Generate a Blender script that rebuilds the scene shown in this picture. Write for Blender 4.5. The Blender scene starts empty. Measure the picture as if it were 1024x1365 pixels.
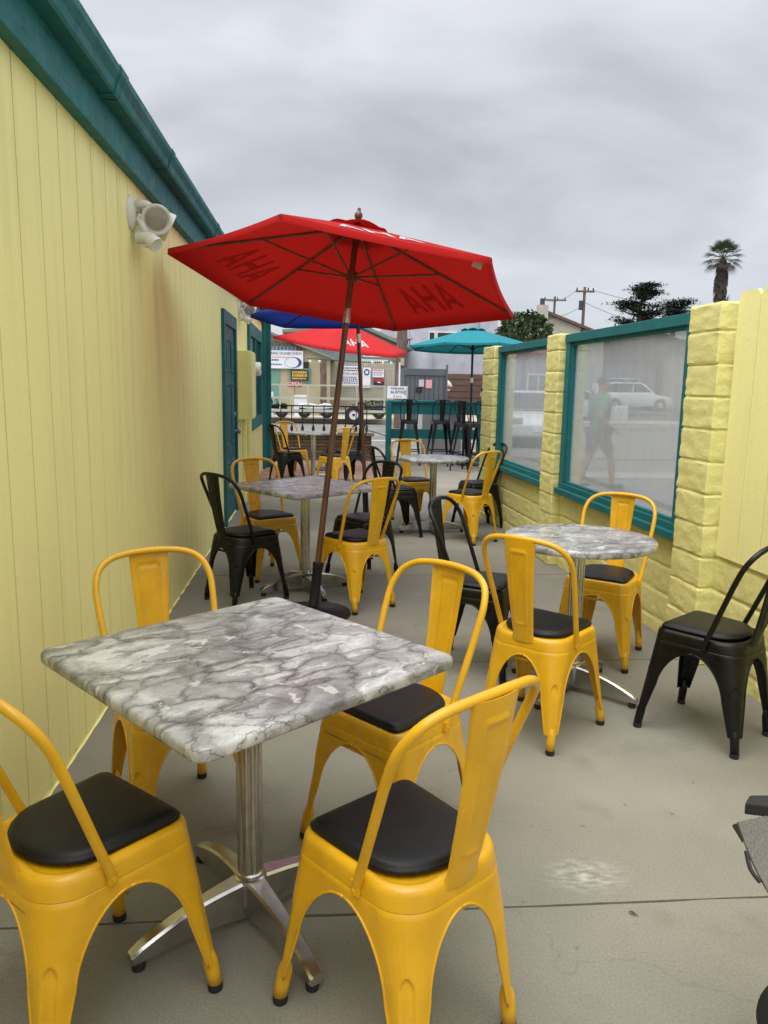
import bpy, bmesh, math, random
from mathutils import Vector, Matrix, noise
random.seed(7)
S = bpy.context.scene
COL = S.collection
PI = math.pi
R = math.radians

# ------------------------------------------------------------------ materials
def mat(name, col, rough=.6, metal=0., var=0., vscale=6., bump=0., bscale=60., coat=0., col2=None, spec=.5, stretch=None, detail=6, vthr=(.35, .65)):
    m = bpy.data.materials.new(name); m.use_nodes = True
    nt = m.node_tree; N = nt.nodes; L = nt.links
    b = N['Principled BSDF']
    b.inputs['Base Color'].default_value = (*col, 1)
    b.inputs['Roughness'].default_value = rough
    b.inputs['Metallic'].default_value = metal
    b.inputs['Specular IOR Level'].default_value = spec
    if coat: b.inputs['Coat Weight'].default_value = coat; b.inputs['Coat Roughness'].default_value = .12
    tc = N.new('ShaderNodeTexCoord'); src = tc.outputs['Object']
    if stretch:
        mp = N.new('ShaderNodeMapping'); mp.inputs['Scale'].default_value = stretch
        L.new(src, mp.inputs['Vector']); src = mp.outputs['Vector']
    if var or col2:
        n = N.new('ShaderNodeTexNoise'); n.inputs['Scale'].default_value = vscale; n.inputs['Detail'].default_value = detail
        L.new(src, n.inputs['Vector'])
        r = N.new('ShaderNodeValToRGB')
        c2 = col2 if col2 else tuple(max(0, c*(1-var)) for c in col)
        c1 = col if col2 else tuple(min(1, c*(1+var*.6)) for c in col)
        r.color_ramp.elements[0].position = vthr[0]; r.color_ramp.elements[0].color = (*c2, 1)
        r.color_ramp.elements[1].position = vthr[1]; r.color_ramp.elements[1].color = (*c1, 1)
        L.new(n.outputs['Fac'], r.inputs['Fac']); L.new(r.outputs['Color'], b.inputs['Base Color'])
    if coat or 'paint' in name:
        n7 = N.new('ShaderNodeTexNoise'); n7.inputs['Scale'].default_value = 17; n7.inputs['Detail'].default_value = 8; L.new(src, n7.inputs['Vector'])
        r7 = N.new('ShaderNodeMapRange'); r7.inputs['From Min'].default_value = .3; r7.inputs['From Max'].default_value = .7; r7.inputs['To Min'].default_value = max(.05, rough-.10); r7.inputs['To Max'].default_value = rough+.16
        L.new(n7.outputs['Fac'], r7.inputs['Value']); L.new(r7.outputs[0], b.inputs['Roughness'])
    if bump:
        n2 = N.new('ShaderNodeTexNoise'); n2.inputs['Scale'].default_value = bscale; n2.inputs['Detail'].default_value = 5
        L.new(src, n2.inputs['Vector'])
        bp = N.new('ShaderNodeBump'); bp.inputs['Strength'].default_value = min(1, bump); bp.inputs['Distance'].default_value = .004
        L.new(n2.outputs['Fac'], bp.inputs['Height']); L.new(bp.outputs['Normal'], b.inputs['Normal'])
    return m

def nodes(m): return m.node_tree.nodes, m.node_tree.links, m.node_tree.nodes['Principled BSDF']

M = {}
M['yellow_paint'] = mat('yellow_paint', (.68, .368, .008), .33, var=.10, vscale=9, bump=.06, bscale=220, coat=.25)
M['black_paint'] = mat('black_paint', (.0035, .0033, .0033), .3, var=.3, vscale=12, bump=.05, bscale=200, spec=.35)
M['vinyl'] = mat('black_vinyl', (.007, .0068, .007), .45, spec=.3, var=.25, vscale=14, bump=.18, bscale=320)
M['rubber'] = mat('rubber', (.012, .012, .012), .7)
M['chrome'] = mat('polished_aluminium', (.58, .57, .56), .26, 1., var=.12, vscale=25, bump=.05, bscale=90)
M['steel'] = mat('grey_steel', (.34, .34, .34), .4, .8, var=.2, vscale=20)
M['teal'] = mat('teal_paint', (.015, .150, .160), .55, spec=.25, var=.1, vscale=5, bump=.25, bscale=120)
M['teal_dark'] = mat('teal_door_paint', (.012, .11, .125), .5, spec=.25, var=.2, vscale=4, bump=.12, bscale=80)
M['white_plastic'] = mat('white_plastic', (.66, .66, .62), .45, var=.08, vscale=15)
M['white_paint'] = mat('white_paint', (.72, .72, .70), .5, var=.1, vscale=3)
M['lens'] = mat('lamp_lens', (.30, .27, .24), .25, var=.15, vscale=30)
M['wood'] = mat('umbrella_wood', (.115, .042, .018), .4, bump=.2, bscale=40, var=.4, vscale=18, stretch=(1, 1, .12), coat=.2)
M['dark_metal'] = mat('dark_metal', (.015, .015, .017), .4, .3)
M['brown_wood'] = mat('weathered_pole_wood', (.15, .105, .085), .85, var=.4, vscale=14, stretch=(1, 1, .15), bump=.5, bscale=60)

# yellow siding paint with drips and faint streaks
def siding_mat(name, base, stain=False, rough_bump=False):
    m = mat(name, base, .62, spec=.3); N, L, b = nodes(m)
    tc = N['Texture Coordinate'] if 'Texture Coordinate' in N else N.new('ShaderNodeTexCoord')
    g = N.new('ShaderNodeNewGeometry')
    n = N.new('ShaderNodeTexNoise'); n.inputs['Scale'].default_value = 1.6; n.inputs['Detail'].default_value = 8
    L.new(g.outputs['Position'], n.inputs['Vector'])
    mp = N.new('ShaderNodeMapping'); mp.inputs['Scale'].default_value = (14, 14, .6); L.new(g.outputs['Position'], mp.inputs['Vector'])
    n2 = N.new('ShaderNodeTexNoise'); n2.inputs['Scale'].default_value = 1; n2.inputs['Detail'].default_value = 6; L.new(mp.outputs[0], n2.inputs['Vector'])
    ad = N.new('ShaderNodeMath'); ad.operation = 'ADD'; L.new(n.outputs['Fac'], ad.inputs[0]); L.new(n2.outputs['Fac'], ad.inputs[1])
    r = N.new('ShaderNodeValToRGB'); e = r.color_ramp.elements
    e[0].position = .75; e[0].color = (*[c*.955 for c in base], 1); e[1].position = 1.25; e[1].color = (*[min(1, c*1.03) for c in base], 1)
    L.new(ad.outputs[0], r.inputs['Fac'])
    out = r.outputs['Color']
    if stain:   # brown runs below the floodlight: distance from a streak axis
        sx = N.new('ShaderNodeSeparateXYZ'); L.new(g.outputs['Position'], sx.inputs[0])
        def M_(op, a, b_=None, c_=None):
            q = N.new('ShaderNodeMath'); q.operation = op
            for i, v in enumerate((a, b_, c_)):
                if v is None: continue
                if isinstance(v, (int, float)): q.inputs[i].default_value = v
                else: L.new(v, q.inputs[i])
            return q.outputs[0]
        dz = M_('SUBTRACT', 2.12, sx.outputs['Z'])
        w = M_('MULTIPLY_ADD', dz, .09, .08)
        dy = M_('ABSOLUTE', M_('SUBTRACT', sx.outputs['Y'], M_('MULTIPLY_ADD', dz, .12, 4.55)))
        a_ = M_('SUBTRACT', 1, M_('DIVIDE', dy, w)); a_ = M_('MAXIMUM', a_, 0)
        top = M_('MINIMUM', M_('MAXIMUM', M_('MULTIPLY', dz, 6), 0), 1)
        low = M_('MAXIMUM', M_('SUBTRACT', 1, M_('MULTIPLY', dz, .75)), 0)
        f = M_('MULTIPLY', M_('MULTIPLY', M_('MULTIPLY', a_, top), low), M_('MULTIPLY_ADD', n2.outputs['Fac'], .62, .03))
        mx = N.new('ShaderNodeMixRGB'); mx.inputs['Color2'].default_value = (.23, .16, .09, 1)
        L.new(f, mx.inputs['Fac']); L.new(out, mx.inputs['Color1']); out = mx.outputs[0]
    L.new(out, b.inputs['Base Color'])
    n3 = N.new('ShaderNodeTexNoise'); n3.inputs['Scale'].default_value = 55; n3.inputs['Detail'].default_value = 6; L.new(g.outputs['Position'], n3.inputs['Vector'])
    n4 = N.new('ShaderNodeTexNoise'); n4.inputs['Scale'].default_value = 1; n4.inputs['Detail'].default_value = 4
    mp2 = N.new('ShaderNodeMapping'); mp2.inputs['Scale'].default_value = (90, 90, 40); L.new(g.outputs['Position'], mp2.inputs['Vector']); L.new(mp2.outputs[0], n4.inputs['Vector'])
    ad2 = N.new('ShaderNodeMath'); ad2.operation = 'MULTIPLY_ADD'; ad2.inputs[1].default_value = .6; L.new(n4.outputs['Fac'], ad2.inputs[0]); L.new(n3.outputs['Fac'], ad2.inputs[2])
    bp = N.new('ShaderNodeBump'); bp.inputs['Strength'].default_value = .4; bp.inputs['Distance'].default_value = .004
    if rough_bump:
        n3.inputs['Scale'].default_value = 34; n3.inputs['Roughness'].default_value = .68; bp.inputs['Strength'].default_value = .5; bp.inputs['Distance'].default_value = .010
    L.new(ad2.outputs[0], bp.inputs['Height']); L.new(bp.outputs[0], b.inputs['Normal'])
    return m
YEL = (.89, .83, .37)
M['siding'] = siding_mat('yellow_siding', YEL, True)
M['yellow_wall'] = siding_mat('yellow_block_paint', (.74, .69, .275), False, True)
M['yellow_trim'] = mat('yellow_trim', (.76, .70, .28), .6, var=.08, vscale=4, bump=.2)

# marbled resin table tops
def marble(name, seed):
    m = mat(name, (.5, .5, .5), .26, spec=.5, coat=.15); N, L, b = nodes(m)
    tc = N['Texture Coordinate']
    mp = N.new('ShaderNodeMapping'); mp.inputs['Location'].default_value = (seed*3.1, seed*1.7, seed); mp.inputs['Rotation'].default_value = (0, 0, seed*.9); mp.inputs['Scale'].default_value = (1, 1.7, 1)
    L.new(tc.outputs['Object'], mp.inputs['Vector'])
    warp = N.new('ShaderNodeTexNoise'); warp.inputs['Scale'].default_value = 3.4; warp.inputs['Detail'].default_value = 7; warp.inputs['Roughness'].default_value = .6
    L.new(mp.outputs[0], warp.inputs['Vector'])
    vm = N.new('ShaderNodeVectorMath'); vm.operation = 'MULTIPLY_ADD'; vm.inputs[1].default_value = (.30, .30, .30)
    L.new(warp.outputs['Color'], vm.inputs[0]); L.new(mp.outputs[0], vm.inputs[2])
    def vein(scale, w0, w1):
        v = N.new('ShaderNodeTexVoronoi'); v.feature = 'DISTANCE_TO_EDGE'; v.inputs['Scale'].default_value = scale; L.new(vm.outputs[0], v.inputs['Vector'])
        r = N.new('ShaderNodeMapRange'); r.inputs['From Min'].default_value = w0; r.inputs['From Max'].default_value = w1; r.inputs['To Min'].default_value = 1; r.inputs['To Max'].default_value = 0
        L.new(v.outputs['Distance'], r.inputs['Value']); return r.outputs[0]
    n = N.new('ShaderNodeTexNoise'); n.inputs['Scale'].default_value = 3.2; n.inputs['Detail'].default_value = 9; n.inputs['Roughness'].default_value = .62; n.inputs['Distortion'].default_value = 1.1
    L.new(vm.outputs[0], n.inputs['Vector'])
    base = N.new('ShaderNodeValToRGB'); e = base.color_ramp.elements
    e[0].position = .34; e[0].color = (.12, .115, .118, 1); e[1].position = .70; e[1].color = (.62, .625, .62, 1)
    k = e.new(.44); k.color = (.255, .252, .252, 1); k = e.new(.54); k.color = (.38, .38, .378, 1)
    L.new(n.outputs['Fac'], base.inputs['Fac'])
    msk = N.new('ShaderNodeTexNoise'); msk.inputs['Scale'].default_value = 2.6; msk.inputs['Detail'].default_value = 3; L.new(mp.outputs[0], msk.inputs['Vector'])
    mr = N.new('ShaderNodeMapRange'); mr.inputs['From Min'].default_value = .38; mr.inputs['From Max'].default_value = .62; L.new(msk.outputs['Fac'], mr.inputs['Value'])
    def mix(c1, fac, c2, k_):
        f = N.new('ShaderNodeMath'); f.operation = 'MULTIPLY'; L.new(fac, f.inputs[0])
        if isinstance(k_, float): f.inputs[1].default_value = k_
        else: L.new(k_, f.inputs[1])
        x = N.new('ShaderNodeMixRGB'); x.inputs['Color2'].default_value = (*c2, 1); L.new(f.outputs[0], x.inputs['Fac']); L.new(c1, x.inputs['Color1']); return x.outputs[0]
    c = mix(base.outputs[0], vein(7.0, 0, .15), (.135, .13, .132), mr.outputs[0])
    c = mix(c, vein(7.0, 0, .024), (.055, .052, .053), .75)
    c = mix(c, vein(15, 0, .035), (.10, .098, .098), .45)
    n5 = N.new('ShaderNodeTexNoise'); n5.inputs['Scale'].default_value = 6; n5.inputs['Detail'].default_value = 8; n5.inputs['Distortion'].default_value = 2.5; L.new(vm.outputs[0], n5.inputs['Vector'])
    r5 = N.new('ShaderNodeMapRange'); r5.inputs['From Min'].default_value = .60; r5.inputs['From Max'].default_value = .66; L.new(n5.outputs['Fac'], r5.inputs['Value'])
    c = mix(c, r5.outputs[0], (.70, .70, .69), .6)
    L.new(c, b.inputs['Base Color'])
    return m
M['marble_a'] = marble('grey_marble_top', 1.0)
M['marble_b'] = marble('grey_marble_top_round', 2.3)
M['marble_c'] = marble('pale_marble_top', 3.7)

# concrete
def concrete():
    m = mat('concrete', (.3, .3, .3), .85, spec=.25); N, L, b = nodes(m); tc = N['Texture Coordinate']
    def nz(s, d=8, v=None):
        n = N.new('ShaderNodeTexNoise'); n.inputs['Scale'].default_value = s; n.inputs['Detail'].default_value = d; L.new(v or tc.outputs['Object'], n.inputs['Vector']); return n.outputs['Fac']
    r = N.new('ShaderNodeValToRGB'); e = r.color_ramp.elements
    e[0].position = .3; e[0].color = (.190, .182, .150, 1); e[1].position = .7; e[1].color = (.268, .258, .219, 1)
    L.new(nz(1.3), r.inputs['Fac'])
    f = N.new('ShaderNodeValToRGB'); f.color_ramp.elements[0].position = .35; f.color_ramp.elements[0].color = (.88, .88, .87, 1); f.color_ramp.elements[1].position = .65; f.color_ramp.elements[1].color = (1.12, 1.12, 1.12, 1)
    L.new(nz(170, 3), f.inputs['Fac'])
    x = N.new('ShaderNodeMixRGB'); x.blend_type = 'MULTIPLY'; x.inputs['Fac'].default_value = .9; L.new(r.outputs[0], x.inputs['Color1']); L.new(f.outputs[0], x.inputs['Color2'])
    # dark specks and small stains
    v = N.new('ShaderNodeTexVoronoi'); v.inputs['Scale'].default_value = 7.5; L.new(tc.outputs['Object'], v.inputs['Vector'])
    mr = N.new('ShaderNodeMapRange'); mr.inputs['From Min'].default_value = .03; mr.inputs['From Max'].default_value = .07; mr.inputs['To Min'].default_value = .55; mr.inputs['To Max'].default_value = 0; L.new(v.outputs['Distance'], mr.inputs['Value'])
    x2 = N.new('ShaderNodeMixRGB'); x2.inputs['Color2'].default_value = (.10, .085, .065, 1); L.new(mr.outputs[0], x2.inputs['Fac']); L.new(x.outputs[0], x2.inputs['Color1'])
    st = N.new('ShaderNodeMapRange'); st.inputs['From Min'].default_value = .58; st.inputs['From Max'].default_value = .72; st.inputs['To Min'].default_value = 0; st.inputs['To Max'].default_value = .38
    L.new(nz(2.7, 10), st.inputs['Value']); xs = N.new('ShaderNodeMixRGB'); xs.inputs['Color2'].default_value = (.13, .115, .085, 1); L.new(st.outputs[0], xs.inputs['Fac']); L.new(x2.outputs[0], xs.inputs['Color1']); x2 = xs
    v3 = N.new('ShaderNodeTexVoronoi'); v3.inputs['Scale'].default_value = 26; L.new(tc.outputs['Object'], v3.inputs['Vector'])
    m3 = N.new('ShaderNodeMapRange'); m3.inputs['From Min'].default_value = .05; m3.inputs['From Max'].default_value = .10; m3.inputs['To Min'].default_value = .5; m3.inputs['To Max'].default_value = 0; L.new(v3.outputs['Distance'], m3.inputs['Value'])
    xs = N.new('ShaderNodeMixRGB'); xs.inputs['Color2'].default_value = (.14, .125, .10, 1); L.new(m3.outputs[0], xs.inputs['Fac']); L.new(x2.outputs[0], xs.inputs['Color1']); x2 = xs
    # pale spill patch near the front joint
    sx = N.new('ShaderNodeVectorMath'); sx.operation = 'SUBTRACT'; sx.inputs[1].default_value = (.80, 1.985, 0); L.new(tc.outputs['Object'], sx.inputs[0])
    sc = N.new('ShaderNodeVectorMath'); sc.operation = 'MULTIPLY'; sc.inputs[1].default_value = (1, 1.5, 1); L.new(sx.outputs[0], sc.inputs[0])
    ln = N.new('ShaderNodeVectorMath'); ln.operation = 'LENGTH'; L.new(sc.outputs[0], ln.inputs[0])
    a = N.new('ShaderNodeMapRange'); a.inputs['From Min'].default_value = .02; a.inputs['From Max'].default_value = .15; a.inputs['To Min'].default_value = .7; a.inputs['To Max'].default_value = 0; L.new(ln.outputs['Value'], a.inputs['Value'])
    mp = N.new('ShaderNodeMapping'); mp.inputs['Scale'].default_value = (26, 60, 1); mp.inputs['Rotation'].default_value = (0, 0, .35); L.new(tc.outputs['Object'], mp.inputs['Vector'])
    q = N.new('ShaderNodeMapRange'); q.inputs['From Min'].default_value = .42; q.inputs['From Max'].default_value = .66; L.new(nz(1, 6, mp.outputs[0]), q.inputs['Value'])
    ml = N.new('ShaderNodeMath'); ml.operation = 'MULTIPLY'; L.new(a.outputs[0], ml.inputs[0]); L.new(q.outputs[0], ml.inputs[1])
    x3 = N.new('ShaderNodeMixRGB'); x3.inputs['Color2'].default_value = (.52, .51, .49, 1); L.new(ml.outputs[0], x3.inputs['Fac']); L.new(x2.outputs[0], x3.inputs['Color1'])
    # hairline cracks
    w = N.new('ShaderNodeTexNoise'); w.inputs['Scale'].default_value = 2.2; w.inputs['Detail'].default_value = 8; L.new(tc.outputs['Object'], w.inputs['Vector'])
    vm = N.new('ShaderNodeVectorMath'); vm.operation = 'MULTIPLY_ADD'; vm.inputs[1].default_value = (.9, .9, .9); L.new(w.outputs['Color'], vm.inputs[0]); L.new(tc.outputs['Object'], vm.inputs[2])
    vv = N.new('ShaderNodeTexVoronoi'); vv.feature = 'DISTANCE_TO_EDGE'; vv.inputs['Scale'].default_value = .75; L.new(vm.outputs[0], vv.inputs['Vector'])
    cr = N.new('ShaderNodeMapRange'); cr.inputs['From Min'].default_value = 0; cr.inputs['From Max'].default_value = .006; cr.inputs['To Min'].default_value = .22; cr.inputs['To Max'].default_value = 0; L.new(vv.outputs['Distance'], cr.inputs['Value'])
    x4 = N.new('ShaderNodeMixRGB'); x4.inputs['Color2'].default_value = (.11, .095, .075, 1); L.new(cr.outputs[0], x4.inputs['Fac']); L.new(x3.outputs[0], x4.inputs['Color1'])
    L.new(x4.outputs[0], b.inputs['Base Color'])
    bp = N.new('ShaderNodeBump'); bp.inputs['Strength'].default_value = .3; bp.inputs['Distance'].default_value = .002; L.new(nz(260, 3), bp.inputs['Height']); L.new(bp.outputs[0], b.inputs['Normal'])
    return m
M['concrete'] = concrete()
M['joint'] = mat('joint_dirt', (.055, .048, .038), .95, var=.5, vscale=30)
M['asphalt'] = mat('asphalt', (.19, .185, .175), .9, var=.25, vscale=.5, bump=.4, bscale=90)
M['sidewalk'] = mat('far_sidewalk', (.42, .37, .29), .9, var=.15, vscale=1.5)
M['lot'] = mat('parking_asphalt', (.10, .10, .105), .9, var=.25, vscale=.8)
M['paver'] = mat('red_paver', (.30, .17, .13), .85, col2=(.38, .27, .21), vscale=5, bump=.3)

def fabric(name, col, trans=.45, tcol=None):
    m = bpy.data.materials.new(name); m.use_nodes = True; N = m.node_tree.nodes; L = m.node_tree.links
    b = N['Principled BSDF']; b.inputs['Base Color'].default_value = (*col, 1); b.inputs['Roughness'].default_value = .8; b.inputs['Specular IOR Level'].default_value = .2
    t = N.new('ShaderNodeBsdfTranslucent'); t.inputs['Color'].default_value = (*(tcol or col), 1)
    x = N.new('ShaderNodeMixShader'); x.inputs[0].default_value = trans
    tc = N.new('ShaderNodeTexCoord'); n = N.new('ShaderNodeTexNoise'); n.inputs['Scale'].default_value = 6; n.inputs['Detail'].default_value = 6; L.new(tc.outputs['Object'], n.inputs['Vector'])
    w = N.new('ShaderNodeTexNoise'); w.inputs['Scale'].default_value = 500; L.new(tc.outputs['Object'], w.inputs['Vector'])
    ad = N.new('ShaderNodeMath'); ad.operation = 'MULTIPLY_ADD'; ad.inputs[1].default_value = .12; L.new(w.outputs['Fac'], ad.inputs[0]); L.new(n.outputs['Fac'], ad.inputs[2])
    bp = N.new('ShaderNodeBump'); bp.inputs['Strength'].default_value = .35; bp.inputs['Distance'].default_value = .015; L.new(ad.outputs[0], bp.inputs['Height']); L.new(bp.outputs[0], b.inputs['Normal'])
    r = N.new('ShaderNodeValToRGB'); r.color_ramp.elements[0].color = (*[c*.85 for c in col], 1); r.color_ramp.elements[1].color = (*[min(1, c*1.1) for c in col], 1)
    L.new(n.outputs['Fac'], r.inputs['Fac']); L.new(r.outputs[0], b.inputs['Base Color'])
    o = N['Material Output']; L.new(b.outputs[0], x.inputs[1]); L.new(t.outputs[0], x.inputs[2]); L.new(x.outputs[0], o.inputs['Surface'])
    return m
M['red_fabric'] = fabric('red_canopy', (.46, .010, .009), .27, (.42, .010, .008))
M['red_fabric_b'] = fabric('bright_red_canopy', (.62, .03, .035), .3)
M['blue_fabric'] = fabric('blue_canopy', (.014, .032, .23), .35)
M['teal_fabric'] = fabric('teal_canopy', (.025, .26, .32), .2, (.0, .10, .10))
M['white_print'] = fabric('white_print', (.78, .76, .77), .42, (.70, .45, .45))
M['grey_weave'] = mat('grey_weave', (.20, .185, .165), .85, col2=(.09, .082, .072), vscale=1, stretch=(900, 60, 300), bump=.7, bscale=1)

def haze_pane():
    m = bpy.data.materials.new('hazy_plastic'); m.use_nodes = True; N = m.node_tree.nodes; L = m.node_tree.links
    b = N['Principled BSDF']; b.inputs['Base Color'].default_value = (.60, .64, .70, 1); b.inputs['Roughness'].default_value = .12
    t = N.new('ShaderNodeBsdfTransparent'); t.inputs['Color'].default_value = (.93, .95, .96, 1)
    g = N.new('ShaderNodeNewGeometry')
    mp = N.new('ShaderNodeMapping'); mp.inputs['Scale'].default_value = (4, 4, 1.0); L.new(g.outputs['Position'], mp.inputs['Vector'])
    n = N.new('ShaderNodeTexNoise'); n.inputs['Scale'].default_value = 3; n.inputs['Detail'].default_value = 8; L.new(mp.outputs[0], n.inputs['Vector'])
    n2 = N.new('ShaderNodeTexNoise'); n2.inputs['Scale'].default_value = 2; n2.inputs['Detail'].default_value = 4; L.new(g.outputs['Position'], n2.inputs['Vector'])
    ad = N.new('ShaderNodeMath'); ad.operation = 'ADD'; L.new(n.outputs['Fac'], ad.inputs[0]); L.new(n2.outputs['Fac'], ad.inputs[1])
    r = N.new('ShaderNodeMapRange'); r.inputs['From Min'].default_value = .7; r.inputs['From Max'].default_value = 1.3; r.inputs['To Min'].default_value = .42; r.inputs['To Max'].default_value = .55
    L.new(ad.outputs[0], r.inputs['Value'])
    x = N.new('ShaderNodeMixShader'); L.new(r.outputs[0], x.inputs[0]); L.new(t.outputs[0], x.inputs[1]); L.new(b.outputs[0], x.inputs[2]); L.new(x.outputs[0], N['Material Output'].inputs['Surface'])
    return m
M['haze_pane'] = haze_pane()
M['dark_glass'] = mat('dark_glass', (.02, .028, .032), .06, var=.4, vscale=2)
M['cpaint_white'] = mat('white_car_paint', (.72, .73, .74), .25, coat=.5)
M['cpaint_silver'] = mat('silver_car_paint', (.50, .52, .55), .3, .3, coat=.5)
M['tyre'] = mat('tyre', (.02, .02, .021), .85)
M['leaf'] = mat('leaf_green', (.030, .060, .018), .6, col2=(.07, .11, .04), vscale=3)
M['cypress'] = mat('cypress_foliage', (.010, .020, .010), .8, col2=(.032, .045, .022), vscale=1)
M['palm_green'] = mat('palm_frond', (.045, .085, .028), .6)
M['palm_dead'] = mat('dead_frond', (.085, .062, .045), .9, col2=(.04, .03, .024), vscale=2)
M['bark'] = mat('bark', (.07, .052, .04), .95, var=.4, vscale=4)
def plain(name, col, rough=.8, **k):
    M[name] = mat(name, col, rough, var=k.pop('var', .12), vscale=k.pop('vscale', 1.5), **k); return M[name]

# ------------------------------------------------------------------ mesh builder
class MB:
    def __init__(s): s.v = []; s.f = []
    def add(s, vs, fs):
        o = len(s.v); s.v += [tuple(v) for v in vs]; s.f += [tuple(i+o for i in f) for f in fs]; return s
    def box(s, a, b, mtx=None):
        (x0, y0, z0), (x1, y1, z1) = a, b
        vs = [(x0,y0,z0),(x1,y0,z0),(x1,y1,z0),(x0,y1,z0),(x0,y0,z1),(x1,y0,z1),(x1,y1,z1),(x0,y1,z1)]
        if mtx: vs = [mtx @ Vector(v) for v in vs]
        return s.add(vs, [(0,3,2,1),(4,5,6,7),(0,1,5,4),(1,2,6,5),(2,3,7,6),(3,0,4,7)])
    def grid(s, P):   # P[i][j]
        n, m = len(P), len(P[0]); vs = [p for r in P for p in r]
        return s.add(vs, [(i*m+j, i*m+j+1, (i+1)*m+j+1, (i+1)*m+j) for i in range(n-1) for j in range(m-1)])
    def loops(s, Ls, cap0=True, cap1=True):   # closed rings
        m = len(Ls[0]); vs = [p for r in Ls for p in r]
        fs = [(i*m+j, i*m+(j+1) % m, (i+1)*m+(j+1) % m, (i+1)*m+j) for i in range(len(Ls)-1) for j in range(m)]
        if cap0: fs.append(tuple(range(m-1, -1, -1)))
        if cap1: fs.append(tuple((len(Ls)-1)*m+j for j in range(m)))
        return s.add(vs, fs)
    def tube(s, pts, r, n=10, caps=True, flat=None):
        pts = [Vector(p) for p in pts]; rs = r if isinstance(r, (list, tuple)) else [r]*len(pts)
        T = [(pts[min(i+1, len(pts)-1)]-pts[max(i-1, 0)]).normalized() for i in range(len(pts))]
        up = Vector((0, 0, 1)) if abs(T[0].z) < .9 else Vector((1, 0, 0))
        a = T[0].cross(up).normalized(); Ls = []
        for i, p in enumerate(pts):
            a = (a - T[i]*a.dot(T[i])).normalized(); b = T[i].cross(a)
            Ls.append([p + a*(rs[i]*math.cos(2*PI*k/n)) + b*(rs[i]*math.sin(2*PI*k/n)*(flat or 1)) for k in range(n)])
        return s.loops(Ls, caps, caps)
    def lathe(s, prof, n=24, c=(0, 0, 0), ax=None, torus=False):   # prof (r,z)
        q = Vector((0, 0, 1)).rotation_difference(Vector(ax)).to_matrix() if ax else Matrix.Identity(3)
        c = Vector(c)
        Ls = [[c + q @ Vector((r*math.cos(2*PI*k/n), r*math.sin(2*PI*k/n), z)) for k in range(n)] for r, z in prof]
        if torus: Ls.append(Ls[0])
        return s.loops(Ls, not torus, not torus)
    def build(s, name, m, parent=None, smooth=True, ang=40, bevel=0, merge=False, solid=0):
        me = bpy.data.meshes.new(name); me.from_pydata(s.v, [], s.f); me.update()
        bm = bmesh.new(); bm.from_mesh(me)
        if merge: bmesh.ops.remove_doubles(bm, verts=bm.verts, dist=1e-5)
        bmesh.ops.recalc_face_normals(bm, faces=bm.faces)
        if bevel: bmesh.ops.bevel(bm, geom=[e for e in bm.edges if len(e.link_faces) == 2 and e.calc_face_angle(0) > .6], offset=bevel, segments=2, affect='EDGES', profile=.5)
        if solid: bmesh.ops.solidify(bm, geom=bm.faces[:], thickness=solid)
        bm.to_mesh(me); bm.free()
        if smooth:
            me.polygons.foreach_set('use_smooth', [True]*len(me.polygons)); me.set_sharp_from_angle(angle=R(ang))
        me.materials.append(m if not isinstance(m, str) else M[m])
        o = bpy.data.objects.new(name, me); COL.objects.link(o)
        if parent: o.parent = parent
        return o

def tag(o, label=None, cat=None, group=None, kind=None):
    if label: o['label'] = label
    if cat: o['category'] = cat
    if group: o['group'] = group
    if kind: o['kind'] = kind
    return o
def thing(name, label, cat, loc=(0, 0, 0), rz=0, group=None):
    o = bpy.data.objects.new(name, None); COL.objects.link(o); o.empty_display_size = .1
    o.location = loc; o.rotation_euler = (0, 0, rz)
    return tag(o, label, cat, group)
def copy_tree(o, parent=None):
    c = o.copy(); COL.objects.link(c); c.parent = parent
    for ch in [x for x in COL.objects if x.parent == o]: copy_tree(ch, c)
    return c
def spline(P, k=6):
    P = [Vector(p) for p in P]; out = []
    for i in range(len(P)-1):
        p0 = P[max(i-1, 0)]; p1 = P[i]; p2 = P[i+1]; p3 = P[min(i+2, len(P)-1)]
        for j in range(k):
            t = j/k; out.append(.5*((2*p1)+(-p0+p2)*t+(2*p0-5*p1+4*p2-p3)*t*t+(-p0+3*p1-3*p2+p3)*t**3))
    out.append(P[-1]); return out
def text(name, body, size, m, parent, loc, rot, extrude=.002, align='CENTER'):
    cu = bpy.data.curves.new(name, 'FONT'); cu.body = body; cu.size = size; cu.extrude = extrude; cu.align_x = align; cu.align_y = 'CENTER'
    cu.materials.append(M[m] if isinstance(m, str) else m)
    tmp = bpy.data.objects.new('tmp_text', cu); COL.objects.link(tmp); bpy.context.view_layer.update()
    me = bpy.data.meshes.new_from_object(tmp.evaluated_get(bpy.context.evaluated_depsgraph_get())); bpy.data.objects.remove(tmp); bpy.data.curves.remove(cu)
    if not me.materials: me.materials.append(M[m] if isinstance(m, str) else m)
    o = bpy.data.objects.new(name, me); COL.objects.link(o); o.parent = parent; o.location = loc; o.rotation_euler = rot
    return o

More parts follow.
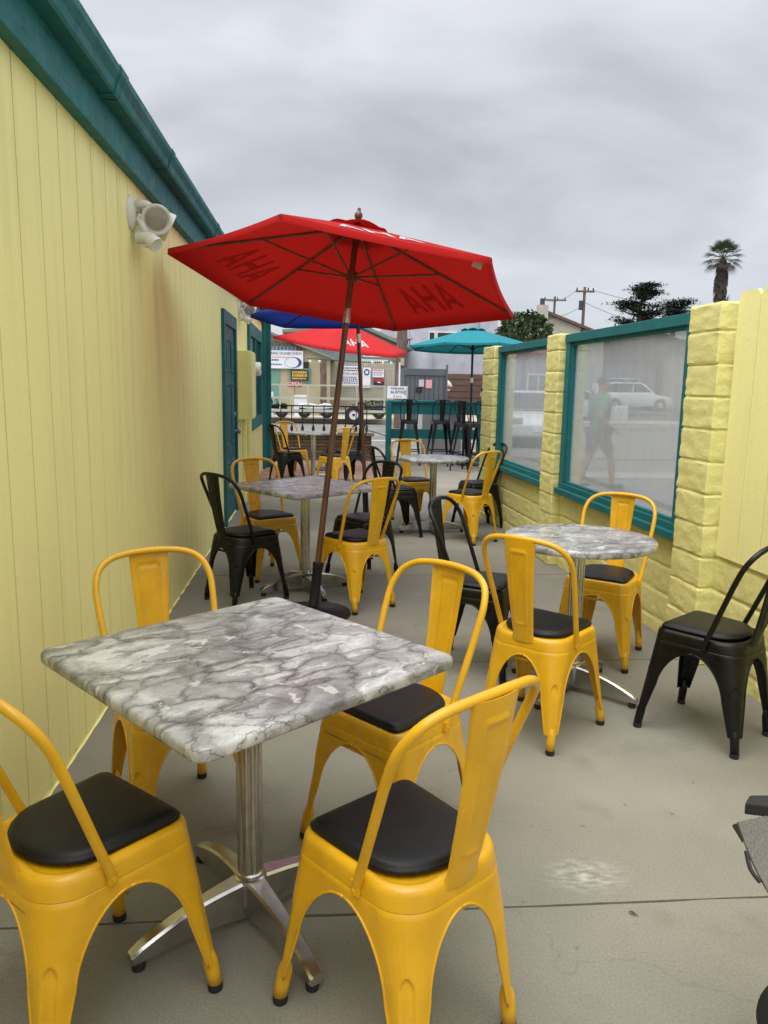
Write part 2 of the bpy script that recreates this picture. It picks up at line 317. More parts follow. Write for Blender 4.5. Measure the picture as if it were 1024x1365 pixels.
# ------------------------------------------------------------------ camera
CP = [1013.464, .0881359, .1641702, .0185414, 1.41676]
def make_cam():
    f, ps, th, ro, H = CP
    d = Vector((math.sin(ps)*math.cos(th), math.cos(ps)*math.cos(th), -math.sin(th)))
    r0 = Vector((math.cos(ps), -math.sin(ps), 0)); u0 = r0.cross(d)
    r = r0*math.cos(ro)+u0*math.sin(ro); u = -r0*math.sin(ro)+u0*math.cos(ro)
    cd = bpy.data.cameras.new('camera'); co = bpy.data.objects.new('camera', cd); COL.objects.link(co)
    mm = Matrix((r, u, -d)).transposed().to_4x4(); mm.translation = (0, 0, H); co.matrix_world = mm
    cd.sensor_fit = 'HORIZONTAL'; cd.sensor_width = 36; cd.lens = f/1024*36; cd.clip_end = 5000; cd.clip_start = .02
    S.camera = co
make_cam()

# ------------------------------------------------------------------ chair
def corners(z, d=0):
    t = max(0, min(1, (.43-z)/.43))
    af = .172+.040*t-d; yf = .163+.050*t-d; ar = .160+.008*t-d; yr = .182+.040*t-d
    rf = max(.008, .048*(1-t)+.020*t-d*.8); rr = max(.008, .100*(1-t)**1.5+.022*t-d*.8)
    return [((af, yf), rf), ((ar, -yr), rr), ((-ar, -yr), rr), ((-af, yf), rf)]
def corner_path(k, z, d=0, n=8):   # polyline of one corner from mid side to mid side, arc mid marked
    C = corners(z, d); p, r = C[k]; a, b = C[k-1][0], C[(k+1) % 4][0]
    p, a, b = Vector(p), Vector(a), Vector(b)
    ua, ub = (a-p).normalized(), (b-p).normalized(); half = ua.angle(ub)/2
    tl = r/math.tan(half); cen = p+(ua+ub).normalized()*(r/math.sin(half))
    t0, t1 = p+ua*tl, p+ub*tl; v0, v1 = t0-cen, t1-cen; ang = v0.angle(v1)
    sg = 1 if v0.x*v1.y-v0.y*v1.x > 0 else -1
    arc = [cen+Matrix.Rotation(sg*ang*i/n, 2) @ v0 for i in range(n+1)]
    return [(p+a)/2]+arc+[(p+b)/2], n//2+1
def at_s(path, mid, s):   # position at signed arc length s from arc mid
    if s >= 0:
        i = mid
        while i < len(path)-1:
            l = (path[i+1]-path[i]).length
            if s <= l or i == len(path)-2: return path[i]+(path[i+1]-path[i])*(s/l if l else 0), (path[i+1]-path[i]).normalized()
            s -= l; i += 1
    else:
        i = mid; s = -s
        while i > 0:
            l = (path[i-1]-path[i]).length
            if s <= l or i == 1: return path[i]+(path[i-1]-path[i])*(s/l if l else 0), (path[i]-path[i-1]).normalized()
            s -= l; i -= 1
def leg_mesh(k):
    ZA, Z1 = .372, .215; b = MB(); rows = []; n = 44
    zs = [ZA-(ZA-Z1)*(1-math.cos(PI/2*i/12)) for i in range(6)]+[.335-(.335-Z1)*i/22 for i in range(1, 23)]+[Z1-(Z1-.080)*i/10 for i in range(1, 11)]
    eL, eR = [], []
    for z in zs:
        path, mid = corner_path(k, z)
        Ln = sum((path[i+1]-path[i]).length for i in range(mid)); Lp = sum((path[i+1]-path[i]).length for i in range(mid, len(path)-1))
        g = math.sqrt(max(0, 1-((z-Z1)/(ZA-Z1))**2)) if z > Z1 else 1
        w1 = .031+(.052-.031)*max(0, min(1, (z-.08)/(Z1-.08)))
        row = []; inn = []
        for j in range(n+1):
            u = -1+2*j/n; L_ = Lp if u > 0 else Ln; w = L_-g*(L_-w1); s = (1 if u > 0 else -1)*abs(u)**(1.35 if z < ZA-.02 else 1.0)*w
            p, t = at_s(path, mid, s); nrm = Vector((t.y, -t.x))
            if nrm.dot(p) < 0: nrm = -nrm
            off = 0
            if z < .276:
                hw = .0145*min(1, ((.276-z)/.02))**.5; q = max(0, min(1, (hw-abs(s))/.005+.5)); q = q*q*(3-2*q)
                off -= .0042*q*(1+.5*max(0, 1-(.276-z)/.04))
            row.append((p.x+nrm.x*off, p.y+nrm.y*off, z)); inn.append((p.x+nrm.x*(off-.0022), p.y+nrm.y*(off-.0022), z))
        rows.append(row+inn[::-1])
        eL.append(row[0]); eR.append(row[-1])
    b.loops(rows)
    o = b.build('leg', CUR['metal'], None, ang=50)
    e = MB().tube(eL, .0034, 6).tube(eR, .0034, 6)
    def cpos(z):
        path, mid = corner_path(k, z); p = path[mid]; c = p-p.normalized()*.0150; return Vector((c.x, c.y, z))
    e.tube([cpos(.118), cpos(.100), cpos(.088), cpos(.084), cpos(.080), cpos(.05), cpos(.019)], [.004, .0135, .0160, .0172, .0176, .0174, .0170], 14)
    bm = bmesh.new(); bm.from_mesh(o.data); me2 = bpy.data.meshes.new('t'); me2.from_pydata(e.v, [], e.f); me2.polygons.foreach_set('use_smooth', [True]*len(me2.polygons)); bm.from_mesh(me2); bm.to_mesh(o.data); bm.free()
    path, mid = corner_path(k, .02); p = path[mid]; cn = sum((Vector(q) for q in path[1:-1]), Vector((0, 0)))/len(path[1:-1]); c = p-(p.normalized())*.0150
    foot = MB().lathe([(.010, 0), (.0168, .001), (.0178, .006), (.0174, .0205), (.010, .022)], 14, (c.x, c.y, 0)).build('rubber_foot', 'rubber')
    return o, foot
def ring(z, d=0):
    out = []
    for k in range(4):
        path, _ = corner_path(k, z, d, 10); out += [(p.x, p.y, z) for p in path[:-1]]
    return out
CUR = {}
def make_chair(kind):
    CUR['metal'] = 'yellow_paint' if kind == 'yellow' else 'black_paint'
    t = thing('metal_chair', None, 'chair'); m = CUR['metal']
    b = MB()
    def rg(zz, d, zo=None): return [(x, y, zo if zo is not None else z) for x, y, z in ring(zz, d)]
    b.loops([rg(.370, .0045), rg(.370, 0), rg(.385, 0), rg(.3975, 0), rg(.400, .0018), rg(.4025, 0), rg(.418, 0), rg(.432, .0005), rg(.440, .003), rg(.446, .009), rg(.4475, .016, .4475), rg(.445, .024, .4455), rg(.44, .03, .4405), rg(.44, .10, .4395)], False, True)
    b.loops([rg(.370, .0045), rg(.43, .0045)], False, False)
    b.build('seat_pan', m, t, ang=35)
    for k in range(4):
        l, f = leg_mesh(k); l.parent = t; f.parent = l
    # cushion
    b = MB(); out = []
    def cush(d):
        w, yf = .150-d, .148-d; r = .022; pts = []
        for i in range(7): a = PI/2*i/6; pts.append((w-r+r*math.sin(a), yf-r+r*math.cos(a)))
        pts.append((w-.002, .06)); pts.append((w-.006, .0))
        for i in range(1, 14): a = PI*i/14; pts.append(((w-.008)*math.cos(a)*(1+.10*math.sin(2*a)*0), -.03-(.125-d)*math.sin(a)**.85))
        pts.append((-w+.006, 0)); pts.append((-w+.002, .06))
        for i in range(7): a = PI/2*i/6; pts.append((-w+r-r*math.cos(a), yf-r+r*math.sin(a)))
        return pts
    prof = [(.006, .4465), (0, .449), (-.001, .455), (.001, .459), (.004, .4605), (.0055, .4645), (.014, .4695), (.03, .4715), (.06, .4725), (.10, .473)]
    b.loops([[(x*q, (y+.02)*q-.02, z+.0012*noise.noise(Vector((x*q*18, y*q*18, 3.1)))) for x, y in cush(min(d, .014))] for d, z in prof for q in [1-max(0, d-.014)/.15]])
    b.build('seat_cushion', 'vinyl', t, ang=60)
    # back hoop
    half = [(.170, -.050, .405), (.1705, -.053, .425), (.176, -.082, .50), (.184, -.120, .60), (.191, -.158, .70), (.190, -.186, .765), (.170, -.214, .813), (.125, -.234, .840), (.06, -.246, .850), (0, -.249, .852)]
    h = spline(half, 5); full = h+[Vector((-p.x, p.y, p.z)) for p in reversed(h[:-1])]
    b = MB().tube(full, .0108, 12)
    for sx in (1, -1):
        b.tube([(sx*.160, -.051, .414), (sx*.1825, -.051, .414)], .0055, 8)
        b.box((sx*.1735-.003, -.062, .402), (sx*.1735+.003, -.040, .432))
    b.build('back_hoop', m, t, ang=50)
    # splat
    rows = []; nz, nx = 66, 27
    for i in range(nz+1):
        u = i/nz; z = .425+(.848-.425)*u; y = -.178-.074*u-.006*math.sin(PI*u)-(.012*max(0, 1-u*9)**2 if u < .12 else 0)*0
        hw = .043+.024*u; row = []
        if u < .10: hw += .010*(1-u/.10)**2
        for j in range(nx+1):
            v = -1+2*j/nx; x = v*hw
            yy = y-.010*(1-v*v)
            # embossed outline
            q = min(abs(abs(v)-.52)*hw, 9); zz = (.50 < z < .80)
            e = 0
            if zz and abs(abs(v)-.50)*hw < .004: e = 1
            if abs(v) < .50 and (abs(z-.80) < .004 or abs(z-.50) < .004): e = 1
            yy += -.0036*e
            if abs(v) > .97: yy += .004
            row.append((x, yy, z))
        rows.append(row+[(x_, y_-.0022, z_) for x_, y_, z_ in row[::-1]])
    MB().loops(rows).build('backrest', m, t, ang=60)
    b = MB()
    b.box((-.165, -.006, .352), (.165, .010, .3545), Matrix.Rotation(R(45), 4, 'Z') @ Matrix.Diagonal((1.03, 1, 1, 1)))
    b.box((-.165, -.006, .356), (.165, .010, .3585), Matrix.Rotation(R(-45), 4, 'Z') @ Matrix.Diagonal((1.03, 1, 1, 1)))
    b.box((-.162, .150, .340), (.162, .155, .352)); b.box((-.115, -.168, .340), (.115, -.163, .352))
    b.build('under_brace', m, t, smooth=False)
    return t
CH = [  # x, y, yaw, colour, label
 (-.509,1.604,42.0,'y','yellow metal chair cut off by the left edge, near corner of the nearest square table'),
 (-.453,2.366,151.3,'y','yellow metal chair between yellow siding and nearest square table, hoop back above the tabletop'),
 (.236,2.207,-131.,'y','yellow metal chair at far right corner of nearest square table, facing the camera'),
 (.187,1.531,-36.6,'y','yellow metal chair seen from behind at near right corner of nearest square table'),
 (-.477,4.983,47.9,'b','black metal chair close to yellow siding at near left of second square table'),
 (-.376,5.654,147.5,'y','yellow metal chair beside teal door, behind left corner of second square table'),
 (.247,4.841,-34.2,'y','yellow metal chair seen from behind, right of the leaning red umbrella pole'),
 (.34,5.545,-128.4,'b','black metal chair behind the yellow one at the right of second square table'),
 (.941,2.975,43.7,'y','yellow metal chair seen from behind, in front of the nearer round table'),
 (.823,3.699,119.5,'b','black metal chair at left side of nearer round table, tall glossy splat'),
 (1.528,3.833,-141.6,'y','yellow metal chair below the big hazy window, behind the nearer round table'),
 (1.635,2.914,-36.9,'b','black metal chair by yellow block wall, right of the nearer round table'),
 (1.008,7.877,162.5,'y','yellow metal chair behind the farther round table, in front of the teal bar'),
 (1.414,6.922,-36.8,'y','yellow metal chair seen from behind at right of farther round table'),
 (1.646,7.645,-103.5,'b','black metal chair against block wall behind the yellow one at farther round table'),
 (.748,7.19,76.1,'b','black metal chair at left side of the farther round table'),
 (-.44,10.9,57,'b','black metal chair beside the teal corner post at the farthest table'),
 (-.38,11.6,144,'y','yellow metal chair in front of the brick wall, left of farthest table'),
 (.23,10.5,-38,'y','yellow metal chair seen from behind at right of farthest table'),
 (.45,11.2,-125,'b','black metal chair behind the umbrella pole at the right of farthest table'),
]
proto = {}
for x, y, a, c, lab in CH:
    if c not in proto: o = proto[c] = make_chair('yellow' if c == 'y' else 'black')
    else: o = copy_tree(proto[c])
    o.location = (x, y, 0); o.rotation_euler = (0, 0, -R(a)); o['label'] = lab
    o['group'] = 'yellow cafe chairs' if c == 'y' else 'black cafe chairs'

# ------------------------------------------------------------------ tables
def table(x, y, top, rot, half, legrot, mt, label, zt=.745, group='cafe tables on the patio'):
    t = thing('cafe_table', label, 'table', (x, y, 0), 0, group)
    b = MB()
    def outline(d):
        if top == 'round': return [((half-d)*math.cos(2*PI*i/64), (half-d)*math.sin(2*PI*i/64)) for i in range(64)]
        r = .035; h = half-d; r2 = max(.01, r-d); o = []
        for q in range(4):
            for i in range(9):
                a = PI/2*i/8+q*PI/2; cx = (h-r2)*(1 if q in (0, 3) else -1); cy = (h-r2)*(1 if q < 2 else -1)
                o.append((cx+r2*math.cos(a), cy+r2*math.sin(a)))
        return o
    th = .032
    prof = [(.30, -th+.006), (.03, -th+.006), (.02, -th+.002), (.008, -th), (.002, -th+.003), (0, -th+.008), (0, -.011), (.0016, -.005), (.006, -.0012), (.013, 0), (.05, 0), (half*.6, 0)]
    b.loops([[(px, py, zt+z) for px, py in outline(min(d, half*.75))] for d, z in prof])
    tp = b.build('tabletop', mt, t, ang=50); tp.rotation_euler = (0, 0, rot)
    # fluted column
    n = 64
    def col(z, k=1): return [(k*(.030+.0045*abs(math.cos(2*a*2)))*math.cos(a), k*(.030+.0045*abs(math.cos(4*a)))*math.sin(a), z) for a in [2*PI*i/n for i in range(n)]]
    c = MB().loops([col(.135), col(zt-th-.012)]).build('column', 'chrome', t, ang=25); c.rotation_euler = (0, 0, legrot+PI/4)
    MB().lathe([(.0, .05), (.040, .05), (.044, .06), (.046, .118), (.043, .131), (.038, .134), (.038, .142), (.034, .146), (.0, .146)], 32).build('base_hub', 'chrome', t)
    MB().box((-.16, -.02, zt-th-.012), (.16, .02, zt-th+.006)).box((-.02, -.16, zt-th-.0125), (.02, .16, zt-th+.0055)).build('top_bracket', 'dark_metal', t, smooth=False)
    for k in range(4):
        Ls = []
        for i in range(17):
            u = i/16; r = .030+.292*u; zt_ = .130-.074*(u**.9)+.016*math.sin(PI*u); zb = .026+.014*math.sin(PI*u)*(1-u); w = .0205-.0015*u+(.008*(1-u)**3)
            if u > .94: zt_ -= .004
            cv = []
            for (sx, sz) in ((-1, 0), (1, 0), (1, 1), (-1, 1)):
                pass
            hh = zt_-zb; bv = min(.006, hh*.3)
            cv = [(-w*.9, zb), (w*.9, zb), (w, zb+bv*.5), (w, zt_-bv), (w-bv, zt_), (-w+bv, zt_), (-w, zt_-bv), (-w, zb+bv*.5)]
            Ls.append([(r, yy, zz) for yy, zz in cv])
        Ls.append([(r_+.006, yy*.8, zz*.9+.003) for r_, yy, zz in Ls[-1]])
        g = MB().loops(Ls).build('base_leg', 'chrome', t, ang=28); g.rotation_euler = (0, 0, legrot+k*PI/2)
        MB().lathe([(.010, 0), (.0165, .002), (.0175, .020), (.013, .024), (.013, .032)], 14, (.306, 0, 0)).build('glide', 'rubber', g)
    return t
table(-.175, 1.862, 'square', R(40.5), .378, R(33), 'marble_a', 'nearest square table with grey marbled top, thick rounded edge')
table(-.085, 5.16, 'square', R(40), .378, R(25), 'marble_c', 'second square table with pale marbled top, beside the leaning red umbrella pole')
table(1.21, 3.367, 'round', .4, .345, R(-46), 'marble_b', 'nearer round table with streaked marbled top, below the big hazy window')
table(1.12, 7.30, 'round', 1.9, .345, R(5), 'marble_c', 'farther round table with pale marbled top, between yellow chairs')
table(-.07, 11.0, 'round', 1.2, .36, R(35), 'marble_c', 'farthest round table, in front of the low brick wall')

# ------------------------------------------------------------------ umbrellas
def umbrella(name, label, base, axis, L_, Rr, dr, ph, nr, fab, woodm, text_panels=(), sleeve=True, tip_sag=.010, group='patio umbrellas', joint=None, hub=.30, finial=True, wood_d=.0195):
    t = thing(name, label, 'umbrella', base, 0, group)
    a = Vector(axis).normalized(); e1 = Vector((0, 1, 0)).cross(a).normalized(); e2 = a.cross(e1)
    A = a*L_; C = a*(L_-dr); tips = [C+e1*(Rr*math.cos(ph+2*PI*k/nr))+e2*(Rr*math.sin(ph+2*PI*k/nr)) for k in range(nr)]
    MB().tube([a*.0+Vector((0, 0, .03)), a*(L_-.02)], wood_d, 14).build('pole', woodm, t)
    if joint: MB().tube([a*(joint-.045), a*(joint+.045)], wood_d+.004, 14).build('pole_joint', 'chrome', t)
    n = 12; b = MB()
    top = A-a*.01
    def P(k, u, v):  # u along radius, v across
        ta, tb = tips[k], tips[(k+1) % nr]
        bulge = a*(.0*Rr)
        pa = top.lerp(ta, u)+bulge; pb = top.lerp(tb, u)+bulge
        p = pa.lerp(pb, v)
        return p - a*(tip_sag*4*v*(1-v)*u*(.6+.4*u)) - (p-a*p.dot(a))*(.020*4*v*(1-v)*u*u)
    for k in range(nr):
        b.grid([[P(k, max(u/n, .02), v/n) for v in range(n+1)] for u in range(n+1)])
        b.grid([[P(k, 1, v/n) + (a*(-.035) if s_ else Vector())*1 for v in range(n+1)] for s_ in (0, 1)])
    can = b.build('canopy', fab, t, merge=True, ang=70)
    # vent cap
    b = MB(); vr = .20
    for k in range(nr):
        rows = []
        for i in range(5):
            u = i/4*vr
            rows.append([P(k, max(u, .012), v/6)+a*(.016+.03*(i/4)*math.sin(PI*v/6)) for v in range(7)])
        b.grid(rows)
    b.build('vent_cap', fab, can, merge=True, ang=70)
    if finial:
        q = Vector((0, 0, 1)).rotation_difference(a).to_matrix()
        MB().lathe([(.006, -.01), (.020, .0), (.024, .010), (.014, .022), (.020, .030), (.026, .045), (.024, .060), (.013, .072), (.010, .080), (.012, .088), (.006, .096), (0, .098)], 16, A, a).build('finial', woodm, t)
    H_ = a*(L_-hub-.02)
    MB().lathe([(.020, -.035), (.034, -.03), (.036, 0), (.034, .03), (.020, .035)], 16, H_, a).build('runner', 'dark_metal' if woodm == 'dark_metal' else woodm, t)
    MB().lathe([(.020, -.04), (.034, -.035), (.034, 0), (.020, .005)], 16, A-a*.04, a).build('crown_hub', woodm, t)
    for k in range(nr):
        pts = [top.lerp(tips[k], u)-a*.014 for u in [0.02+.98*i/10 for i in range(11)]]
        rib = MB().tube(pts, .0085, 8).build('rib', woodm, t)
        MB().tube([H_+(tips[k]-C).normalized()*.03, pts[5]-a*.006], .0068, 8).build('strut', woodm, rib)
    def letter(ch, k, u0, u1, v0, v1):
        polys = {'A': [[(0,0),(.42,1),(.58,1),(.5,.72),(.24,0)], [(.5,.72),(.58,1),(1,0),(.76,0)], [(.28,.2),(.72,.2),(.66,.38),(.34,.38)]],
                 'H': [[(0,0),(.24,0),(.24,1),(0,1)], [(.76,0),(1,0),(1,1),(.76,1)], [(.24,.40),(.76,.40),(.76,.60),(.24,.60)]]}[ch]
        mb = MB()
        for q_ in polys:
            vs = []
            for (x, y) in q_:
                v = v0+(v1-v0)*x; u = u1+(u0-u1)*y
                vc = .5+(v-.5)*(.86/max(u, .3)); vs.append(P(k, u, vc)+a*.006)
            mb.add(vs, [tuple(range(len(vs)))])
        return mb
    for (k, flip, s) in text_panels:
        mb = MB()
        for i, ch in enumerate('AHA'):
            c0 = .5+(i-1.5)*.15*s; c1 = c0+.135*s
            if flip: c0, c1 = 1-c0, 1-c1
            q = letter(ch, k, .60, .60+.24*s, c0, c1); mb.add(q.v, q.f)
        mb.build('lettering', 'white_print', can, smooth=False)
    return t, a, A, tips, P
U1, a1, A1, tips1, P1 = umbrella('patio_umbrella', 'large red umbrella leaning over the second square table', (-.031, 4.603, 0), (.11039, .1355, .98461), 2.445, 1.097, .369, 3.291, 6, 'red_fabric', 'wood', [(1, 0, 1.15), (3, 0, 1.15), (5, 0, 1.15)], tip_sag=.006, joint=1.87, hub=.31)
def care_tag(P, par):
    q = P(2, .93, .02)
    MB().box((-.026, -.001, -.052), (.026, .001, .0), Matrix.Translation(q+Vector((-.01, -.02, -.015))) @ Matrix.Rotation(.35, 4, 'Y')).build('care_tag', 'white_print', par, smooth=False)
care_tag(P1, U1)
umbrella('patio_umbrella', 'blue umbrella with brown pole, mostly hidden behind the large red umbrella', (.515, 7.95, 0), (-.055, .03, 1), 2.50, 1.10, .36, R(195), 6, 'blue_fabric', 'wood', joint=1.9, hub=.31)
umbrella('patio_umbrella', 'bright red umbrella tilted toward the viewer, white lettering, in front of the railing', (.15, 12.85, 0), (.115, -.13, 1), 2.46, 1.13, .36, R(255), 6, 'red_fabric_b', 'wood', [(0, 0, .95), (2, 0, .95), (4, 0, .95)], joint=1.6, hub=.31)
umbrella('patio_umbrella', 'teal umbrella on black pole above the bar stools', (2.80, 13.9, 0), (0, .03, 1), 2.50, 1.20, .36, R(190), 8, 'teal_fabric', 'dark_metal', joint=1.55, hub=.36, finial=False, wood_d=.021)
def stand(loc, lab, axis, h=.42):
    t = thing('umbrella_stand', lab, 'umbrella stand', loc, 0, 'umbrella stands')
    MB().lathe([(0, 0), (.235, 0), (.24, .006), (.238, .018), (.20, .028), (.07, .042), (.05, .05), (0, .05)], 48).build('base_plate', 'dark_metal', t)
    a = Vector(axis).normalized()
    MB().lathe([(.0225, .05), (.031, .05), (.033, .06), (.031, .07), (.031, h-.03), (.035, h-.025), (.035, h), (.0225, h)], 20, (0, 0, 0), a, True).build('sleeve', 'dark_metal', t)
    c = a*(h-.08); MB().tube([c, c+Vector((-.075, -.01, 0))], .009, 8).lathe([(0, 0), (.018, .002), (.018, .016), (0, .018)], 12, c+Vector((-.075, -.01, 0)), (-1, 0, 0)).build('clamp_knob', 'dark_metal', t)
stand((-.031, 4.603, 0), 'black umbrella stand with clamp knob holding the large red umbrella', (.11039, .1355, .98461), .33)
stand((.515, 7.95, 0), 'black umbrella stand holding the blue umbrella', (-.055, .03, 1), .40)
stand((.15, 12.85, 0), 'black umbrella stand holding the bright red umbrella near the railing', (.085, -.13, 1), .40)
stand((2.80, 13.9, 0), 'black umbrella stand holding the teal umbrella among the stools', (0, .03, 1), .40)

# ------------------------------------------------------------------ ground
def sheet(name, x0, y0, x1, y1, z, m, th=.0, kind='structure'):
    b = MB()
    if th: b.box((x0, y0, z-th), (x1, y1, z))
    else: b.add([(x0, y0, z), (x1, y0, z), (x1, y1, z), (x0, y1, z)], [(0, 1, 2, 3)])
    o = b.build(name, m, smooth=False); tag(o, kind=kind); return o
sheet('ground', -900, -400, 1500, 2500, -.06, 'lot')
sheet('joint_bed', -1.3, -3, 4.5, 15.6, -.022, 'joint')
b = MB(); ys = [-3, -.05, 1.858, 3.745, 5.60, 7.45, 9.3, 11.2, 13.1, 15.3]
for i in range(len(ys)-1):
    for (xa, xb) in ((-1.0, 4.2),):
        n = 90; g = .0045 if i != 2 else .0045
        def ed(y, s, i_):
            return [(xa+(xb-xa)*k/n, y+s*g+(.004*noise.noise(Vector((k*.35, y*3, s*2)))+.0022*noise.noise(Vector((k*1.9, y*5, s)))), 0) for k in range(n+1)]
        lo, hi = ed(ys[i], 1, i), ed(ys[i+1], -1, i)
        b.grid([[(p[0], p[1], -.02) for p in lo], lo, hi, [(p[0], p[1], -.02) for p in hi]])
tag(b.build('patio_paving', 'concrete', smooth=False), kind='structure')
# pavers by the brick wall
b = MB(); random.seed(3)
for i in range(19):
    for j in range(15):
        x = -1.0+j*.142+(.07 if i % 2 else 0); y = 11.5+i*.142
        b.box((x, y, .001), (x+.134, y+.134, .006+random.random()*.002))
tag(b.build('brick_pavement', 'paver', smooth=False), kind='structure')
sheet('sidewalk', -40, 15.6, 7.8, 17.5, -.01, 'concrete', .12)
sheet('road', -60, 17.5, 7.8, 30.2, -.045, 'asphalt')
sheet('far_sidewalk', -60, 30.2, 60, 33.5, .09, 'sidewalk', .14)
sheet('shop_forecourt', -60, 33.5, 8, 60, .02, 'sidewalk', .06)
b = MB(); b.add([(-2.3, 19.6, -.038), (-.1, 19.6, -.038), (.9, 19.9, -.038), (-.6, 23.5, -.038), (-2.3, 26, -.038)], [(0, 1, 2, 3, 4)])
b.add([(-9, 20.3, -.037), (7.6, 20.6, -.037), (7.6, 20.75, -.037), (-9, 20.45, -.037)], [(0, 1, 2, 3)])
plain('road_paint', (.75, .76, .78), .6)
tag(b.build('road_marking', 'road_paint', smooth=False), kind='structure')
# lot outside the block wall: curb strip and pale walkway
plain('pale_walk', (.36, .34, .31)); plain('grey_lot', (.20, .20, .205))
sheet('outer_walkway', 2.5, -3, 60, 30.2, -.05, 'grey_lot')
b = MB().box((2.6, 12.3, -.045), (40, 13.2, -.035)); tag(b.build('outer_sidewalk', 'pale_walk', smooth=False), kind='structure')
b = MB().box((8.5, 27.0, -.05), (50, 27.5, .12)); tag(b.build('outer_kerb', 'pale_walk', smooth=False), kind='structure')

# ------------------------------------------------------------------ left building
XL = -.926
bd = thing('restaurant_building', 'pale yellow board-sided building with teal eaves along the left side', 'building')
b = MB(); M['groove_shade'] = mat('groove_shade', (.27, .24, .11), .9, var=.4, vscale=9)
gx, gd = .008, .012
ysid = []
y0 = 2.554-.203*30
while y0 < 12.9:
    ysid += [(y0, 0), (y0+.001, -gd), (y0+gx, -gd), (y0+gx+.001, 0)]; y0 += .2032
ysid = [(-3.2, 0)]+[p for p in ysid if p[0] > -3.1]+[(12.9, 0)]
zs = [0.012+2.50*i/6 for i in range(7)]
for i in range(len(zs)-1): pass
b.grid([[(XL+dx, yy, z) for yy, dx in ysid] for z in zs])
gr = MB()  # dark olive strips, shade of the siding grooves put into colour
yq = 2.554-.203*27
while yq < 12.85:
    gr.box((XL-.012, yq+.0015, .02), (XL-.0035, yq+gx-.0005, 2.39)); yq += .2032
gr.build('groove_shade', 'groove_shade', bd, smooth=False)
b.add([(XL, 12.9, .012), (XL-4, 12.9, .012), (XL-4, 12.9, 2.6), (XL, 12.9, 2.6)], [(0, 1, 2, 3)])
b.build('wall', 'siding', bd, smooth=False)
# foundation paint drips line
b = MB(); n = 500
b.grid([[(XL+.004+.004*noise.noise(Vector((k*.2, j, 0))), -3+15.9*k/n, zz+(.010*abs(noise.noise(Vector((k*.23, 7, 0))))+.006*noise.noise(Vector((k*.9, 3, 0))) if j else 0)) for k in range(n+1)] for j, zz in ((0, .0015), (1, .016))])
b.grid([[(XL+.010*j+(.012*noise.noise(Vector((k*.33, 5, 0)))+.003 if j else 0), -3+15.9*k/n, .0022) for k in range(n+1)] for j in (0, 1)])
b.build('base_drips', 'siding', bd, smooth=False)
b = MB().box((XL-.02, -3.2, 2.395), (XL+.048, 13.0, 2.60)); b.build('fascia', 'teal', bd, smooth=False, bevel=.004)
# gutter
def gut(y0, y1, e=0):
    pr = [(0, 2.545-e), (.060+e, 2.545-e), (.068+e, 2.556), (.074+e, 2.585), (.092+e, 2.615), (.094+e, 2.642), (.086+e, 2.648+e), (.084, 2.640), (.0, 2.640)]
    return [[(XL+.0485+dx, yy, z) for dx, z in pr] for yy in (y0, y1)]
g = MB().loops(gut(-3.2, 13.0)).build('gutter', 'teal', bd, smooth=False)
for yy in (3.36, 3.41, 4.45, 6.35, 9.2, 11.6): MB().loops(gut(yy-.03, yy+.03, .006)).build('gutter_joint', 'teal', g, smooth=False)
b = MB(); random.seed(5)
for i in range(26):
    yy = 1.6+i*.21+random.random()*.1; zz = 2.43+.09*(i % 2)+random.random()*.02
    b.box((XL+.0482, yy, zz), (XL+.0488, yy+.045, zz+.005))
b.build('nail_scars', 'dark_metal', bd, smooth=False)
plain('roofing', (.10, .10, .10)); MB().add([(XL+.06, -3.2, 2.650), (XL+.06, 13.0, 2.650), (XL-4, 13.0, 3.75), (XL-4, -3.2, 3.75), (XL+.06, -3.2, 2.63), (XL+.06, 13.0, 2.63), (XL-4, 13.0, 3.70), (XL-4, -3.2, 3.70)], [(0, 1, 2, 3), (7, 6, 5, 4), (0, 4, 5, 1), (1, 5, 6, 2), (3, 2, 6, 7), (0, 3, 7, 4)]).build('roof', 'roofing', bd, smooth=False)
# door
y0, y1, zt = 7.55, 8.70, 2.12
fr = MB().box((XL, y0, .0), (XL+.03, y0+.11, zt)).box((XL, y1-.11, 0), (XL+.03, y1, zt)).box((XL, y0+.11, zt-.13), (XL+.03, y1-.11, zt)).build('door_frame', 'teal_dark', bd, smooth=False, bevel=.003)
ya, yb = y0+.11, y1-.11; b = MB()
b.box((XL-.01, ya, .02), (XL+.006, yb, zt-.13))
w = (yb-ya)
for (z0, z1) in ((.22, .62), (.78, 1.42), (1.52, 1.86)):
    for s in (0, 1):
        a0 = ya+.11+s*(w/2-.02); a1 = a0+w/2-.20
        b.loops([[(XL+.006+h, yy, zz) for yy, zz in ((a0+i, z0+i), (a1-i, z0+i), (a1-i, z1-i), (a0+i, z1-i))] for h, i in ((0, 0), (.011, .012), (.011, .022), (.004, .034), (.004, .05), (.012, .065))], False, True)
door = b.build('door', 'teal_dark', bd, smooth=False)
MB().lathe([(0, 0), (.03, .0), (.03, .006), (.012, .01), (.012, .035), (.028, .045), (.030, .06), (.02, .072), (0, .075)], 18, (XL+.006, yb-.09, .90), (1, 0, 0)).build('door_knob', 'steel', door)
MB().lathe([(0, 0), (.028, .0), (.028, .012), (.02, .02), (0, .02)], 16, (XL+.006, yb-.09, 1.08), (1, 0, 0)).build('deadbolt', 'steel', door)
